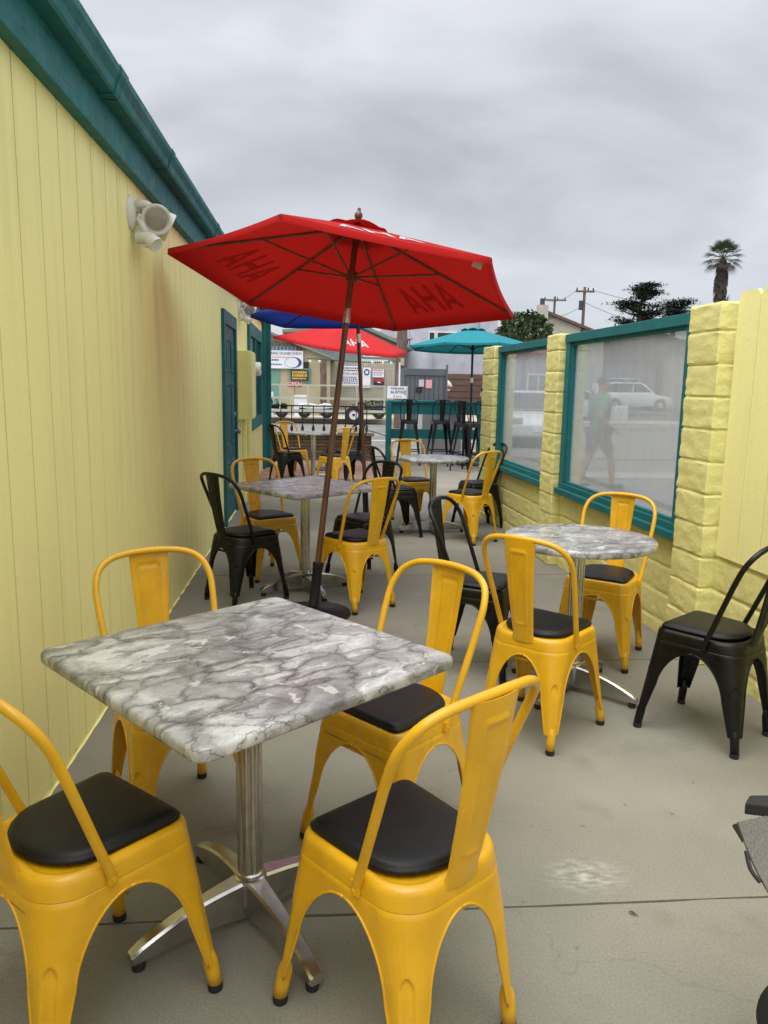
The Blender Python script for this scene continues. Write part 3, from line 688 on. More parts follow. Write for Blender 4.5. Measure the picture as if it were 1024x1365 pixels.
# window
y0, y1, z0, z1 = 10.25, 12.45, .78, 2.22
MB().box((XL, y0, z0), (XL+.035, y0+.15, z1)).box((XL, y1-.13, z0), (XL+.035, y1, z1)).box((XL, y0+.15, z1-.17), (XL+.035, y1-.13, z1)).box((XL, y0+.15, z0), (XL+.035, y1-.13, z0+.16)).box((XL, 11.28, z0+.16), (XL+.025, 11.36, z1-.17)).build('window_frame', 'teal', bd, smooth=False)
MB().box((XL-.001, y0+.15, z0+.16), (XL+.005, y1-.13, z1-.17)).build('window_pane', 'dark_glass', bd, smooth=False)
MB().box((XL-.03, 12.86, 0), (XL+.05, 13.05, 2.6)).build('corner_board', 'teal', bd, smooth=False)
MB().box((XL+.02, 13.1, 0), (XL+.13, 13.22, 2.6)).build('eave_post', 'teal', bd, smooth=False)
# electrical cabinet
t = thing('electrical_cabinet', 'tall pale yellow electrical box fixed to the siding beside the teal door', 'electrical box', (XL, 9.0, 0))
MB().box((0, 0, 1.0), (.15, .62, 1.79)).build('cabinet_box', 'yellow_trim', t, smooth=False, bevel=.006)
MB().box((.151, .02, 1.02), (.158, .60, 1.77)).build('cabinet_door', 'yellow_trim', t, smooth=False, bevel=.003)
MB().box((0, .70, 1.18), (.10, 1.02, 1.80)).build('meter_socket', 'yellow_trim', t, smooth=False, bevel=.006)
for yy in (.12, .24): MB().tube([(.05, yy, 0), (.05, yy, 1.0)], .022, 10).build('conduit', 'yellow_trim', t)
MB().tube([(.05, .86, 0), (.05, .86, 1.18)], .03, 10).build('conduit', 'yellow_trim', t)
t = thing('electric_meter', 'round grey glass-fronted meter sticking out beside the yellow electrical box', 'meter', (XL+.10, 9.86, 1.60))
MB().lathe([(0, 0), (.09, 0), (.095, .01), (.095, .035), (.088, .04), (.086, .09), (.07, .105), (0, .105)], 28, (0, 0, 0), (1, 0, 0)).build('meter_body', 'white_plastic', t)
MB().box((.1055, -.045, -.02), (.108, .045, .03)).build('meter_face', 'dark_metal', t, smooth=False)
# floodlights
def flood(loc, lab):
    t = thing('security_floodlight', lab, 'floodlight', loc, 0, 'security floodlights')
    MB().lathe([(0, 0), (.085, 0), (.083, .008), (.06, .022), (.03, .028), (0, .03)], 28, (0, 0, 0), (1, 0, 0)).build('mount_plate', 'white_plastic', t)
    MB().tube(spline([(.02, 0, .035), (.05, -.01, .045), (.085, .0, .04), (.10, .02, .025)], 4), .019, 10).tube(spline([(.02, .0, .02), (.06, .05, .02), (.10, .10, .01)], 4), .016, 10).tube(spline([(.03, 0, -.02), (.06, .01, -.07), (.065, .015, -.11)], 4), .016, 10).build('arm', 'white_plastic', t)
    def head(c, ax):
        h = MB().lathe([(0, -.10), (.035, -.095), (.052, -.075), (.058, -.03), (.070, .0), (.074, .03), (.072, .036), (.062, .036), (.060, .026), (0, .022)], 32, c, ax).build('lamp_head', 'white_plastic', t)
        MB().lathe([(0, 0), (.050, 0), (.052, .003), (.04, .008), (0, .010)], 28, Vector(c)+Vector(ax).normalized()*.0275, ax).build('lens', 'lens', h)
    head((.115, .04, -.015), (.22, -.93, -.28))
    head((.13, .16, -.02), (.85, .25, -.42))
    s = MB(); s.loops([[(x+dx, y, z+dz) for x, z in ((-.03, -.025), (.03, -.03), (.034, .02), (-.026, .03))] for y, dx, dz in ((-.05, .0, 0), (-.045, .0, 0), (.05, .01, .01))])
    MB().tube([(.03, .0, -.115), (.11, -.02, -.12)], .030, 12).loops([[(.075+.024*u_+x, -.0-.012*u_+y, z-.125-.01*u_) for x, y, z in ((-.02, -.03, -.028), (.025, -.035, -.03), (.025, .03, -.028), (-.02, .03, -.028), )] + [] for u_ in (0, .6)]).lathe([(0, -.035), (.034, -.03), (.038, .02), (.034, .034), (.022, .03), (0, .03)], 20, (.105, -.02, -.135), (.75, -.4, -.55)).build('motion_sensor', 'white_plastic', t)
flood((XL, 4.03, 2.235), 'white twin-head floodlight with motion sensor on the siding above the brown stain')
flood((XL, 9.2, 2.28), 'white twin-head floodlight high between the teal door and the far window')

# ------------------------------------------------------------------ right block wall
WR = -math.atan(-.0375)   # rotates +y toward -x
bw = thing('block_wall', 'yellow painted slump-block wall with framed openings along the right side', 'wall', (2.1725, 0, 0), WR)
CO = .163; Z0 = .087-CO
def blk(v, z, run=True, L_=.405, ph=0.):
    r = math.floor((z-Z0)/CO); fz = (z-Z0)/CO-r; u = v/L_+(.5 if r % 2 else 0)+ph; c = math.floor(u); fu = u-c
    ez = min(fz, 1-fz)*CO; eu = min(fu, 1-fu)*L_
    h = lambda q: max(0, 1-q/.013)**1.5
    g = max(h(ez), h(eu)*.8 if run else 0)
    ro = noise.noise(Vector((c*7.13+ph*5, r*3.77, 1.5)))*.006
    bulge = .002*math.sin(PI*fz)
    return ro+bulge-.012*g+.0045*noise.noise(Vector((v*16, z*22, r*2.)))+.002*noise.noise(Vector((v*50, z*60, c*1.)))
b = MB()
y_, z_ = [], []
nv = 560; v0, v1 = -2.0, 8.35; nz_ = 96
def lowz(v): return .612
nzz = 52
b.grid([[(-blk(v0+(v1-v0)*i/nv, .612*j/nzz), v0+(v1-v0)*i/nv, .612*j/nzz-.002) for i in range(nv+1)] for j in range(nzz+1)])
b.add([(0, v0, .610), (0, v1, .610), (.2, v1, .610), (.2, v0, .610), (.2, v0, 0), (.2, v1, 0), (0, v1, 0)], [(0, 1, 2, 3), (3, 2, 5, 4), (1, 6, 5, 2)])
b.build('low_wall', 'yellow_wall', bw, ang=45)
def pilaster(va, vb, zt, sd):
    b = MB(); nc = int(round(zt/CO))+1
    z = 0
    for r in range(12):
        z0 = Z0+CO*r; z1 = min(z0+CO, zt)
        z0 = max(z0, 0)
        if z1-z0 < .02: continue
        xo = -.080+.007*noise.noise(Vector((sd, r*2.3, 0))); yo = .006*noise.noise(Vector((sd+3, r*1.9, 5)))
        xi = .15; Ls = []; nh = 14
        for j in range(nh+1):
            fz = j/nh; zz = z0+(z1-z0)*fz; e = min(fz, 1-fz)*CO; ins = .007*max(0, 1-e/.006)**1.5
            per = []; x0_, x1_, y0_, y1_ = xo+ins, xi-ins, va+yo+ins, vb+yo-ins; rr = .006
            segs = [((x0_, y1_), (x0_, y0_)), ((x0_, y0_), (x1_, y0_)), ((x1_, y0_), (x1_, y1_)), ((x1_, y1_), (x0_, y1_))]
            for (a, c) in segs:
                a, c = Vector(a), Vector(c); d = (c-a).normalized(); a2, c2 = a+d*rr, c-d*rr
                for q in range(12):
                    p = a2.lerp(c2, q/11); nn = noise.noise(Vector((p.x*15+sd, p.y*15, zz*22)))*.005+noise.noise(Vector((p.x*60+sd, p.y*60, zz*70)))*.0025
                    nrm = Vector((d.y, -d.x)); per.append((p.x+nrm.x*nn, p.y+nrm.y*nn, zz+.003*noise.noise(Vector((p.x*6, p.y*6, r*4.)))))
            Ls.append(per)
        b.loops(Ls)
    b.build('pilaster', 'yellow_wall', bw, ang=32)
pilaster(7.84, 8.30, 1.845, 1.1)
pilaster(5.92, 6.22, 1.845, 4.2)
pilaster(3.66, 3.96, 1.855, 8.7)
def frame(va, vb, nm='window_frame'):
    za, zb = .60, 1.835; w = .085
    f = MB()
    for (a, c) in (((-.035, va, za+.045), (.035, va+w, zb-.06)), ((-.035, vb-w, za+.045), (.035, vb, zb-.06))): f.box(a, c)
    f.box((-.045, va-.0, zb-.062), (.045, vb, zb)); f.box((-.072, va-.02, za), (.075, vb+.0, za+.045)); f.box((-.038, va+.001, za+.044), (.036, vb-.001, za+.085))
    for (a, c) in (((-.018, va+w-.002, za+.085), (.012, va+w+.022, zb-.06)), ((-.018, vb-w-.022, za+.085), (.012, vb-w+.002, zb-.06)), ((-.018, va+w, za+.08), (.012, vb-w, za+.105)), ((-.018, va+w, zb-.085), (.012, vb-w, zb-.058))): f.box(a, c)
    fo = f.build(nm, 'teal', bw, smooth=False, bevel=.003)
    MB().box((.012, va+w-.002, za+.082), (.018, vb-w+.002, zb-.059)).build('pane', 'haze_pane', fo, smooth=False)
    MB().box((.0095, va+w+.03, za+.03+.06), (.0118, va+w+.05, za+.108)).box((.008, va+w+.02, 1.735), (.0118, va+w+.06, 1.77)).build('sticker', 'white_print', fo, smooth=False)
frame(3.985, 5.90); frame(6.235, 7.83)
# dog-eared board fence over the wall
fe = thing('board_fence', 'tall yellow dog-eared board fence above the block wall at the right edge', 'fence', (2.1725, 0, 0), WR)
b = MB(); v = 3.632; i = 0; random.seed(11)
while v > -2:
    w = .178; e = .0025; a, c = v-w+e, v-e; zt = 1.895+random.uniform(-.004, .004); x = -.014+random.uniform(-.001, .001); ear = .028
    pts = [(a, .600), (c, .600), (c, zt-ear), (c-ear, zt), (a+ear, zt), (a, zt-ear)]
    b.loops([[(x, y, z) for y, z in pts], [(x+.018, y, z) for y, z in pts]]); v -= w
b.build('boards', 'siding', fe, smooth=False)
MB().box((.006, -2, .75), (.045, 3.63, .84)).box((.006, -2, 1.55), (.045, 3.63, 1.64)).build('fence_rail', 'yellow_trim', fe, smooth=False)

# ------------------------------------------------------------------ bar, stools, brick wall, railing
t = thing('bar_counter', 'teal wooden drink bar with two wide boards behind the black stools', 'bar counter')
MB().box((1.30, 14.35, 1.115), (3.25, 14.75, 1.155)).build('counter_top', 'teal', t, smooth=False, bevel=.003)
MB().box((1.28, 14.40, .90), (3.25, 14.44, 1.113)).build('upper_board', 'teal', t, smooth=False, bevel=.002)
MB().box((1.28, 14.40, .44), (3.25, 14.44, .62)).build('lower_board', 'teal', t, smooth=False, bevel=.002)
for x in (1.29, 3.05): MB().box((x, 14.442, 0), (x+.10, 14.54, 1.113)).build('post', 'teal', t, smooth=False, bevel=.003)
MB().box((1.272, 14.34, 0), (1.372, 14.398, 1.113)).build('post', 'teal', t, smooth=False, bevel=.003)
plain('lilac_grey', (.45, .45, .48)); 
o = MB().box((2.05, 15.0, 0), (2.85, 15.7, .93)).build('planter_box', 'lilac_grey', smooth=False, bevel=.01); tag(o, 'pale grey box seen through the gap below the teal bar board', 'planter')
def make_stool():
    t = thing('bar_stool', None, 'bar stool', group='black bar stools'); m = 'black_paint'; CUR['metal'] = m
    b = MB(); h = .82
    def sq(z, a, r): 
        o = []
        for q in range(4):
            for i in range(6):
                an = PI/2*i/5+q*PI/2; cx = (a-r)*(1 if q in (0, 3) else -1); cy = (a-r)*(1 if q < 2 else -1); o.append((cx+r*math.cos(an), cy+r*math.sin(an), z))
        return o
    b.loops([sq(h-.07, .160, .03), sq(h-.02, .155, .035), sq(h-.004, .150, .04), sq(h, .14, .04), sq(h-.006, .125, .04)]); b.build('seat', m, t)
    for sx in (-1, 1):
        for sy in (-1, 1):
            Ls = []
            for z, a, w in ((h-.05, .148, .045), (h-.25, .165, .030), (.25, .20, .020), (.02, .222, .015)):
                cx, cy = sx*a, sy*a; Ls.append([(cx-sx*w*1.6, cy, z), (cx, cy, z), (cx, cy-sy*w*1.6, z), (cx-sx*.006, cy-sy*w*1.6, z), (cx-sx*.006, cy-sy*.006, z), (cx-sx*w*1.6, cy-sy*.006, z)])
            l = MB().loops(Ls).build('leg', m, t, smooth=False)
            MB().lathe([(.012, 0), (.017, .002), (.017, .022), (.01, .024)], 10, (sx*.212, sy*.212, 0)).build('rubber_foot', 'rubber', l)
    b = MB()
    for z, a in ((.26, .198),):
        for p, q in (((-a, a), (a, a)), ((a, a), (a, -a)), ((a, -a), (-a, -a)), ((-a, -a), (-a, a))): b.tube([(p[0], p[1], z), (q[0], q[1], z)], .010, 8)
    b.build('foot_rail', m, t)
    half = [(.150, -.05, h-.03), (.158, -.08, h+.09), (.165, -.12, h+.22), (.155, -.145, h+.31), (.12, -.158, h+.352), (.06, -.163, h+.362), (0, -.164, h+.364)]
    hh = spline(half, 4); MB().tube(hh+[Vector((-p.x, p.y, p.z)) for p in reversed(hh[:-1])], .009, 8).build('back_hoop', m, t)
    MB().grid([[(v*(.04+.018*u), -.145-.022*u-.008*(1-v*v), h-.02+.38*u) for v in (-1, -.5, 0, .5, 1)] for u in [i/8 for i in range(9)]]).build('backrest', m, t, solid=.003)
    return t
st = None
for x, y, a, lab in ((1.66, 13.9, 8, 'black metal bar stool with splat back at the left end of the teal bar'),
                     (2.24, 13.95, -4, 'black metal bar stool facing the middle of the teal bar, second from left'),
                     (2.57, 12.85, 55, 'black metal bar stool in the cluster by the block pillar, nearest to the camera'),
                     (2.62, 13.45, 62, 'black metal bar stool in the middle of the cluster below the teal umbrella'),
                     (2.95, 13.2, 40, 'black metal bar stool in the cluster, pressed closest to the block pillar')):
    o = make_stool() if st is None else copy_tree(st); st = st or o
    o.location = (x, y, 0); o.rotation_euler = (0, 0, -R(a)); o['label'] = lab
# brick wall
def bricks():
    m = mat('brown_brick', (.2, .15, .1), .9); N, L, b = nodes(m); tc = N['Texture Coordinate']
    sp = N.new('ShaderNodeSeparateXYZ'); L.new(tc.outputs['Object'], sp.inputs[0]); cb = N.new('ShaderNodeCombineXYZ'); L.new(sp.outputs['X'], cb.inputs['X']); L.new(sp.outputs['Z'], cb.inputs['Y'])
    br = N.new('ShaderNodeTexBrick'); br.inputs['Scale'].default_value = 1; br.inputs['Color1'].default_value = (.17, .115, .075, 1); br.inputs['Color2'].default_value = (.25, .19, .13, 1); br.inputs['Mortar'].default_value = (.035, .028, .02, 1)
    br.inputs['Mortar Size'].default_value = .007; br.inputs['Brick Width'].default_value = .30; br.inputs['Row Height'].default_value = .065
    L.new(cb.outputs[0], br.inputs['Vector']); L.new(br.outputs['Color'], b.inputs['Base Color']); return m
M['brick'] = bricks()
t = thing('brick_wall', 'low brown brick wall with concrete cap below the black railing', 'wall')
MB().box((-3.2, 14.55, 0), (1.02, 14.85, .47)).build('brickwork', 'brick', t, smooth=False)
MB().box((-3.2, 14.42, .472), (1.06, 14.95, .535)).build('cap', 'concrete', t, smooth=False, bevel=.006)
t = thing('iron_railing', 'black iron railing with knobbed balusters on the brick wall', 'railing')
MB().box((-3.1, 14.66, 1.005), (1.28, 14.70, 1.03)).build('top_rail', 'dark_metal', t, smooth=False)
for i in range(21):
    x = .93-i*.2045
    MB().tube([(x, 14.68, .536), (x, 14.68, 1.005)], .011, 6).lathe([(0, .54), (.028, .55), (.03, .60), (.012, .66), (0, .66)], 8, (x, 14.68, 0)).build('baluster', 'dark_metal', t)
o = MB().tube(spline([(.95, 14.4, .58), (1.05, 14.3, .56), (1.25, 14.3, .50), (1.30, 14.3, .48)], 6), .008, 6).build('black_cable', 'rubber'); tag(o, 'thin black cable sagging from the brick wall end to the teal bar', 'cable')
# item under the far table
o = MB().loops([[(.10+x*.09, 11.6+y*.06, z) for x, y in ((-1, -1), (1, -1), (1.1, 1), (-1, 1))] for z in (0.008, .07)]).build('folded_towel', 'white_paint', smooth=False, bevel=.008); tag(o, 'folded white cloth lying on the pavers near the farthest table', 'cloth')

# ------------------------------------------------------------------ stroller at the right edge
t = thing('stroller', 'folding stroller mostly outside the right edge: grey woven fabric and black wheel', 'stroller')
def wl(x, y, z): return (x, y, z)
rows = []
for i in range(9):
    u = i/8; rows.append([(.853+.004*u+v*.25, 1.357-.115*u+v*.04, .552-.075*u+.02*v-.010*math.sin(PI*u)*(1-v)) for v in [j/6 for j in range(7)]])
MB().grid(rows).build('fabric_panel', 'grey_weave', t, solid=.006)
MB().tube([(.851, 1.360, .546), (.858, 1.332, .527)], .006, 6).tube(spline([(.851, 1.312, .518), (.846, 1.285, .498), (.853, 1.262, .486)], 3), .0045, 6).build('fabric_edge', 'rubber', t)
MB().loops([[(x, y, z) for x, y in ((.878, 1.375), (1.0, 1.34), (1.02, 1.40), (.905, 1.405))] for z in (.558, .585)]).build('armrest', 'rubber', t, smooth=False, bevel=.004)
MB().tube([(1.0, 1.33, .58), (1.15, 1.33, .35), (1.03, 1.31, .10)], .012, 8).build('frame_tube', 'dark_metal', t)
wc = Vector((1.045, 1.315, .115))
wh = thing('wheel', None, None); wh.parent = t; wh.location = wc
n = 40; tor = []
ax = Vector((.35, .94, .0)).normalized(); e = Vector((.94, -.35, 0)).normalized(); up = Vector((0, 0, 1))
MB().loops([[ (e*math.cos(2*PI*i/n)+up*math.sin(2*PI*i/n))*(.100+.014*math.cos(2*PI*k/10)) + ax*(.014*math.sin(2*PI*k/10)) for k in range(10)] for i in range(n+1)], False, False).build('tyre', 'rubber', wh)
MB().tube([ax*-.02, ax*.02], .03, 14).box((-.004, -.004, -.09), (.004, .004, .09)).build('rim', 'dark_metal', wh)
# small dry leaf by the joint
o = MB().add([(0, 0, .004), (.012, .004, .007), (.034, .0, .004), (.014, -.007, .009)], [(0, 1, 3), (1, 2, 3)]).build('fallen_leaf', 'bark', smooth=False); o.location = (.855, 1.82, 0); o.rotation_euler = (0, 0, -.8); tag(o, 'tiny brown dry leaf lying on concrete just in front of the pale spill', 'leaf')
#FAR#
# ------------------------------------------------------------------ across the street
plain('cream_wall', (.40, .36, .24)); plain('green_wall', (.13, .27, .22)); plain('grey_siding', (.26, .30, .31)); plain('dark_trim', (.05, .06, .06)); plain('roof_green', (.20, .23, .19))
plain('white_stucco', (.43, .44, .50)); plain('garage_brown', (.14, .085, .06)); plain('sign_white', (.70, .72, .78), .5); plain('sign_brown', (.05, .038, .02), .5)
plain('ink_blue', (.02, .06, .22), .5); plain('ink_black', (.01, .01, .012), .5); plain('ink_red', (.45, .02, .03), .5); plain('ink_yellow', (.65, .45, .10), .5); plain('ink_sky', (.15, .38, .60), .5); plain('ink_pink', (.7, .30, .36), .5)
plain('box_grey', (.085, .10, .115), .6); plain('pale_post', (.42, .42, .36), .6); plain('planter_green', (.04, .08, .02)); plain('tan_wall', (.36, .33, .27)); plain('roof_brown', (.14, .085, .065)); plain('chimney_cream', (.46, .43, .35)); plain('mauve_wall', (.23, .19, .20)); plain('dark_roof', (.07, .065, .065))
FR_ = (PI/2, 0, 0)
def gable(t, x0, x1, y0, y1, ze, xp, zp, wall, roofm, over=.3, th=.12):
    MB().loops([[(x0, y, 0), (x1, y, 0), (x1, y, ze), (xp, y, zp), (x0, y, ze)] for y in (y0, y1)]).build('wall', wall, t, smooth=False)
    sl1 = (zp-ze)/(xp-x0); sl2 = (zp-ze)/(x1-xp); b = MB()
    a = (x0-over, ze-over*sl1); c = (x1+over, ze-over*sl2)
    b.loops([[(a[0], y, a[1]+.01), (xp, y, zp+.01), (c[0], y, c[1]+.01), (c[0], y, c[1]+th), (xp, y, zp+th+.02), (a[0], y, a[1]+th)] for y in (y0-over, y1+over)])
    return b.build('roof', roofm, t, smooth=False)
def win(t, x0, x1, z0, z1, y, fm='white_paint', mull=1, w=.07):
    b = MB().box((x0, y-.06, z0), (x0+w, y, z1)).box((x1-w, y-.06, z0), (x1, y, z1)).box((x0+w, y-.06, z0), (x1-w, y, z0+w)).box((x0+w, y-.06, z1-w), (x1-w, y, z1))
    for k in range(mull):
        xm = x0+(x1-x0)*(k+1)/(mull+1); b.box((xm-.03, y-.055, z0+w), (xm+.03, y-.001, z1-w))
    f = b.build('window', fm, t, smooth=False); MB().box((x0+w, y-.02, z0+w), (x1-w, y-.002, z1-w)).build('pane', 'dark_glass', f, smooth=False); return f
# surf shop
t = thing('surf_shop', 'small cream gabled shop with green side panel and banner across the street', 'building')
gable(t, -5.2, .55, 36, 44, 2.62, -2.15, 3.62, 'cream_wall', 'roof_green', .25)
MB().box((-5.0, 35.95, .05), (-1.78, 35.998, 2.25)).build('side_panel', 'green_wall', t, smooth=False)
b = MB()
for i in range(14): b.box((-2.9+i*.17, 35.9, 2.98+.03*math.sin(i)), (-2.80+i*.17, 35.94, 3.16+.22*max(0, 1-abs(i-5)/9)))
b.build('gable_mural', 'brown_wood', t, smooth=False); MB().box((-2.7, 35.93, 2.93), (-1.0, 35.97, 3.14)).build('mural_panel', 'ink_sky', t, smooth=False)
MB().box((-.72, 35.94, 2.15), (-.44, 35.998, 2.45)).build('vent_window', 'ink_black', t, smooth=False)
MB().box((-1.36, 35.93, 1.50), (-.36, 35.998, 2.16)).build('sign_surround', 'green_wall', t, smooth=False)
MB().loops([[(-3.2+x*.02, 35.6, 2.2), (-2.2, 35.6, 2.2)] for x in (0, 1)], False, False)
t = thing('shop_banner', 'white banner with blue wave logo on the cream gabled shop', 'banner', (-1.62, 35.86, 2.53))
MB().box((-.92, 0, -.40), (.92, .03, .41)).build('cloth', 'sign_white', t, smooth=False)
text('lettering', 'OCEANO DUNES SVRA!', .165, 'ink_black', t, (-.03, -.005, .28), FR_)
b = MB()
for i, (x0, x1, z) in enumerate(((-.85, -.25, -.02), (-.78, -.05, -.22))):
    x = x0
    while x < x1: q = .05+.05*((i*7+int(x*40)) % 3)/2; b.box((x, -.006, z-.035), (x+q, -.001, z+.035)); x += q+.025
b.build('small_print', 'ink_blue', t, smooth=False)
MB().box((-.5, -.006, .09), (.35, -.001, .125)).build('underline', 'ink_pink', t, smooth=False)
def disc(cx, cz, rx, rz, y, n=28, rin=None):
    m = MB()
    if rin:
        P = [[(cx+rx*k*math.cos(2*PI*i/n), y, cz+rz*k*math.sin(2*PI*i/n)) for i in range(n+1)] for k in (rin, 1)]
        return m.grid(P)
    return m.add([(cx+rx*math.cos(2*PI*i/n), y, cz+rz*math.sin(2*PI*i/n)) for i in range(n)], [tuple(range(n))])
disc(.46, -.12, .40, .24, -.004, rin=.93).build('logo_ring', 'ink_sky', t, smooth=False)
m_ = MB(); P = []
for i in range(19):
    a = R(100-200*i/18); w = .34*math.sin(PI*i/18)+.02; P.append([( .46+.40*math.cos(a)*k, -.007, -.12+.25*math.sin(a)*k) for k in (1.0, 1.0-w)])
m_.grid(P).build('wave_logo', 'ink_blue', t, smooth=False)
t = thing('painted_sign', 'dark brown painted sign with yellow writing under the banner', 'sign', (-.86, 35.88, 1.84))
MB().box((-.41, 0, -.24), (.41, .04, .24)).build('board', 'sign_brown', t, smooth=False)
b = MB(); random.seed(4)
for z, h in ((.13, .11), (-.01, .12), (-.15, .07)):
    x = -.34
    while x < .30: w = random.uniform(.025, .06); b.box((x, -.006, z-h/2), (x+w, -.001, z+h/2)); x += w+.022
b.build('small_print', 'ink_yellow', t, smooth=False)
t = thing('open_sign', 'red and white OPEN sign above the white trailer rail', 'sign', (-1.0, 33.0, 1.42))
MB().box((-.30, 0, -.12), (.30, .02, .12)).build('board', 'ink_red', t, smooth=False); text('lettering', 'OPEN', .24, 'sign_white', t, (0, -.005, 0), FR_)
MB().box((-.012, .0, -1.4), (.012, .02, -.12)).build('post', 'dark_metal', t, smooth=False)
o = MB().box((-1.02, 32.9, .06), (-.48, 32.95, .98)).build('blank_signboard', 'sign_white', smooth=False); tag(o, 'blank white board standing below the OPEN sign', 'sign board')
t = thing('poster_board', 'white poster board with dark picture beside green shop wall', 'poster board', (-2.0, 32.2, .60))
MB().box((-.30, 0, -.52), (.14, .04, .50)).build('board', 'sign_white', t, smooth=False); disc(.0, .05, .13, .28, -.003).build('picture', 'ink_black', t, smooth=False)
# market building behind + fence with signs
t = thing('grey_shop_house', 'grey two-storey house with sloping roof and railed upper window behind the fence signs', 'building')
MB().loops([[(-1.5, y, 0), (4.7, y, 0), (4.7, y, 3.45), (2.3, y, 4.45), (-1.5, y, 4.1)] for y in (42, 50)]).build('wall', 'grey_siding', t, smooth=False)
MB().loops([[(-1.9, y, 4.10), (2.3, y, 4.46), (5.1, y, 3.34), (5.1, y, 3.50), (2.3, y, 4.64), (-1.9, y, 4.26)] for y in (41.3, 50.3)]).build('roof', 'roof_green', t, smooth=False)
win(t, 2.42, 3.42, 2.95, 3.52, 42)
b = MB().box((2.1, 41.2, 2.74), (3.7, 41.26, 2.80)).box((2.1, 41.2, 2.42), (3.7, 41.26, 2.47))
for i in range(17): b.box((2.1+i*.098, 41.2, 2.47), (2.14+i*.098, 41.24, 2.74))
b.build('balcony_rail', 'white_paint', t, smooth=False); MB().box((2.0, 41.2, 2.34), (3.8, 42, 2.42)).build('balcony_floor', 'white_paint', t, smooth=False)
b = MB()
for i in range(30): b.box((-1.4+i*.2, 41.985, 0), (-1.38+i*.2, 41.999, 3.9 if i < 28 else 3.4))
b.build('siding_battens', 'grey_siding', t, smooth=False)
t = thing('slat_fence', 'cream vertical slat fence carrying white signs across the street', 'fence')
b = MB()
for i in range(34): b.box((.2+i*.118, 38.0, .05), (.2+i*.118+.10, 38.05, 2.5+.02*(i % 2)))
b.build('slats', 'tan_wall', t, smooth=False); MB().box((.2, 38.05, 2.3), (4.2, 38.1, 2.4)).box((.2, 38.05, .5), (4.2, 38.1, .6)).build('fence_rail', 'tan_wall', t, smooth=False)
def board(label, x0, x1, z0, z1, y, lines, m='sign_white', nm='notice_board'):
    t = thing(nm, label, 'sign', ((x0+x1)/2, y, (z0+z1)/2)); MB().box((x0-(x0+x1)/2, 0, z0-(z0+z1)/2), (x1-(x0+x1)/2, .04, z1-(z0+z1)/2)).build('board', m, t, smooth=False)
    for txt, size, dz, mt_ in lines:
        if txt: text('lettering', txt, size, mt_, t, (0, -.005, dz), FR_)
        else:
            b = MB(); w = (x1-x0)*.42; x = -w; random.seed(int(dz*100)+50)
            while x < w-.05: q = random.uniform(.03, .10); b.box((x, -.006, dz-size/2), (min(w, x+q), -.001, dz+size/2)); x += q+.03
            b.build('small_print', mt_, t, smooth=False)
    return t
board('large white notice board with red heading and blue lines on the slat fence', 1.10, 2.02, 1.43, 2.36, 37.9, [('', .07, .36, 'ink_blue'), ('', .06, .25, 'ink_blue'), ('STOP HERE', .15, .08, 'ink_red'), ('', .05, -.08, 'ink_blue'), ('', .05, -.17, 'ink_blue'), ('', .05, -.26, 'ink_blue'), ('', .05, -.36, 'ink_blue')])
t = board('tall white panel with round blue emblem on the slat fence', 2.18, 2.56, 1.32, 2.30, 37.9, [], nm='emblem_board'); disc(0, .26, .14, .16, -.004, rin=.55).build('emblem', 'ink_blue', t, smooth=False)
board('small white notice above the dark red picture on the slat fence', 2.66, 3.22, 1.84, 2.22, 37.9, [('', .05, .14, 'ink_red'), ('', .04, .02, 'ink_blue'), ('', .04, -.08, 'ink_blue')])
t = board('dark red and black picture on the slat fence', 2.72, 3.22, 1.45, 1.76, 37.88, [], m='ink_black', nm='picture_board'); MB().box((-.24, -.005, .02), (.24, -.001, .15)).build('red_band', 'ink_red', t, smooth=False); MB().add([(-.1, -.007, -.02), (.15, -.007, -.06), (.0, -.007, .03)], [(0, 1, 2)]).build('pale_shape', 'sign_white', t, smooth=False)
def shrub(name, lab, x, y, z, rx, ry, rz, n=500, m='leaf', cat='plant', s=.09, stem=True):
    t = thing(name, lab, cat, (x, y, 0)); b = MB(); random.seed(int(x*10)+3)
    for i in range(n):
        d = Vector((random.gauss(0, 1), random.gauss(0, 1), random.gauss(0, 1))).normalized()*random.uniform(.55, 1)**.5
        k = 1+.28*noise.noise(d*2.2+Vector((x, 0, 0)))
        c = Vector((d.x*rx*k, d.y*ry*k, z+d.z*rz*k)); u = Vector((random.gauss(0, 1), random.gauss(0, 1), random.gauss(0, 1))).normalized(); w = u.cross(Vector((random.random(), random.random(), 1))).normalized()
        q = s*random.uniform(.6, 1.4); b.add([c-u*q, c+w*q*.6, c+u*q, c-w*q*.6], [(0, 1, 2, 3)])
    b.build('crown', m, t, smooth=False)
    if stem:
        m2 = MB().tube([(0, 0, 0), (.05, 0, z*.5), (0, 0, z)], [.05+rx*.06, .04+rx*.04, .03], 8)
        for k in range(6): a = k*1.05; m2.tube([(0, 0, z*.6), (rx*.5*math.cos(a), ry*.5*math.sin(a), z+rz*.3)], [.04, .01], 5)
        m2.build('trunk', 'bark', t)
    return t
shrub('planter_shrub', 'low green shrub at the foot of the slat fence', 2.7, 37.2, .45, .95, .3, .28, 420, s=.07, stem=True)
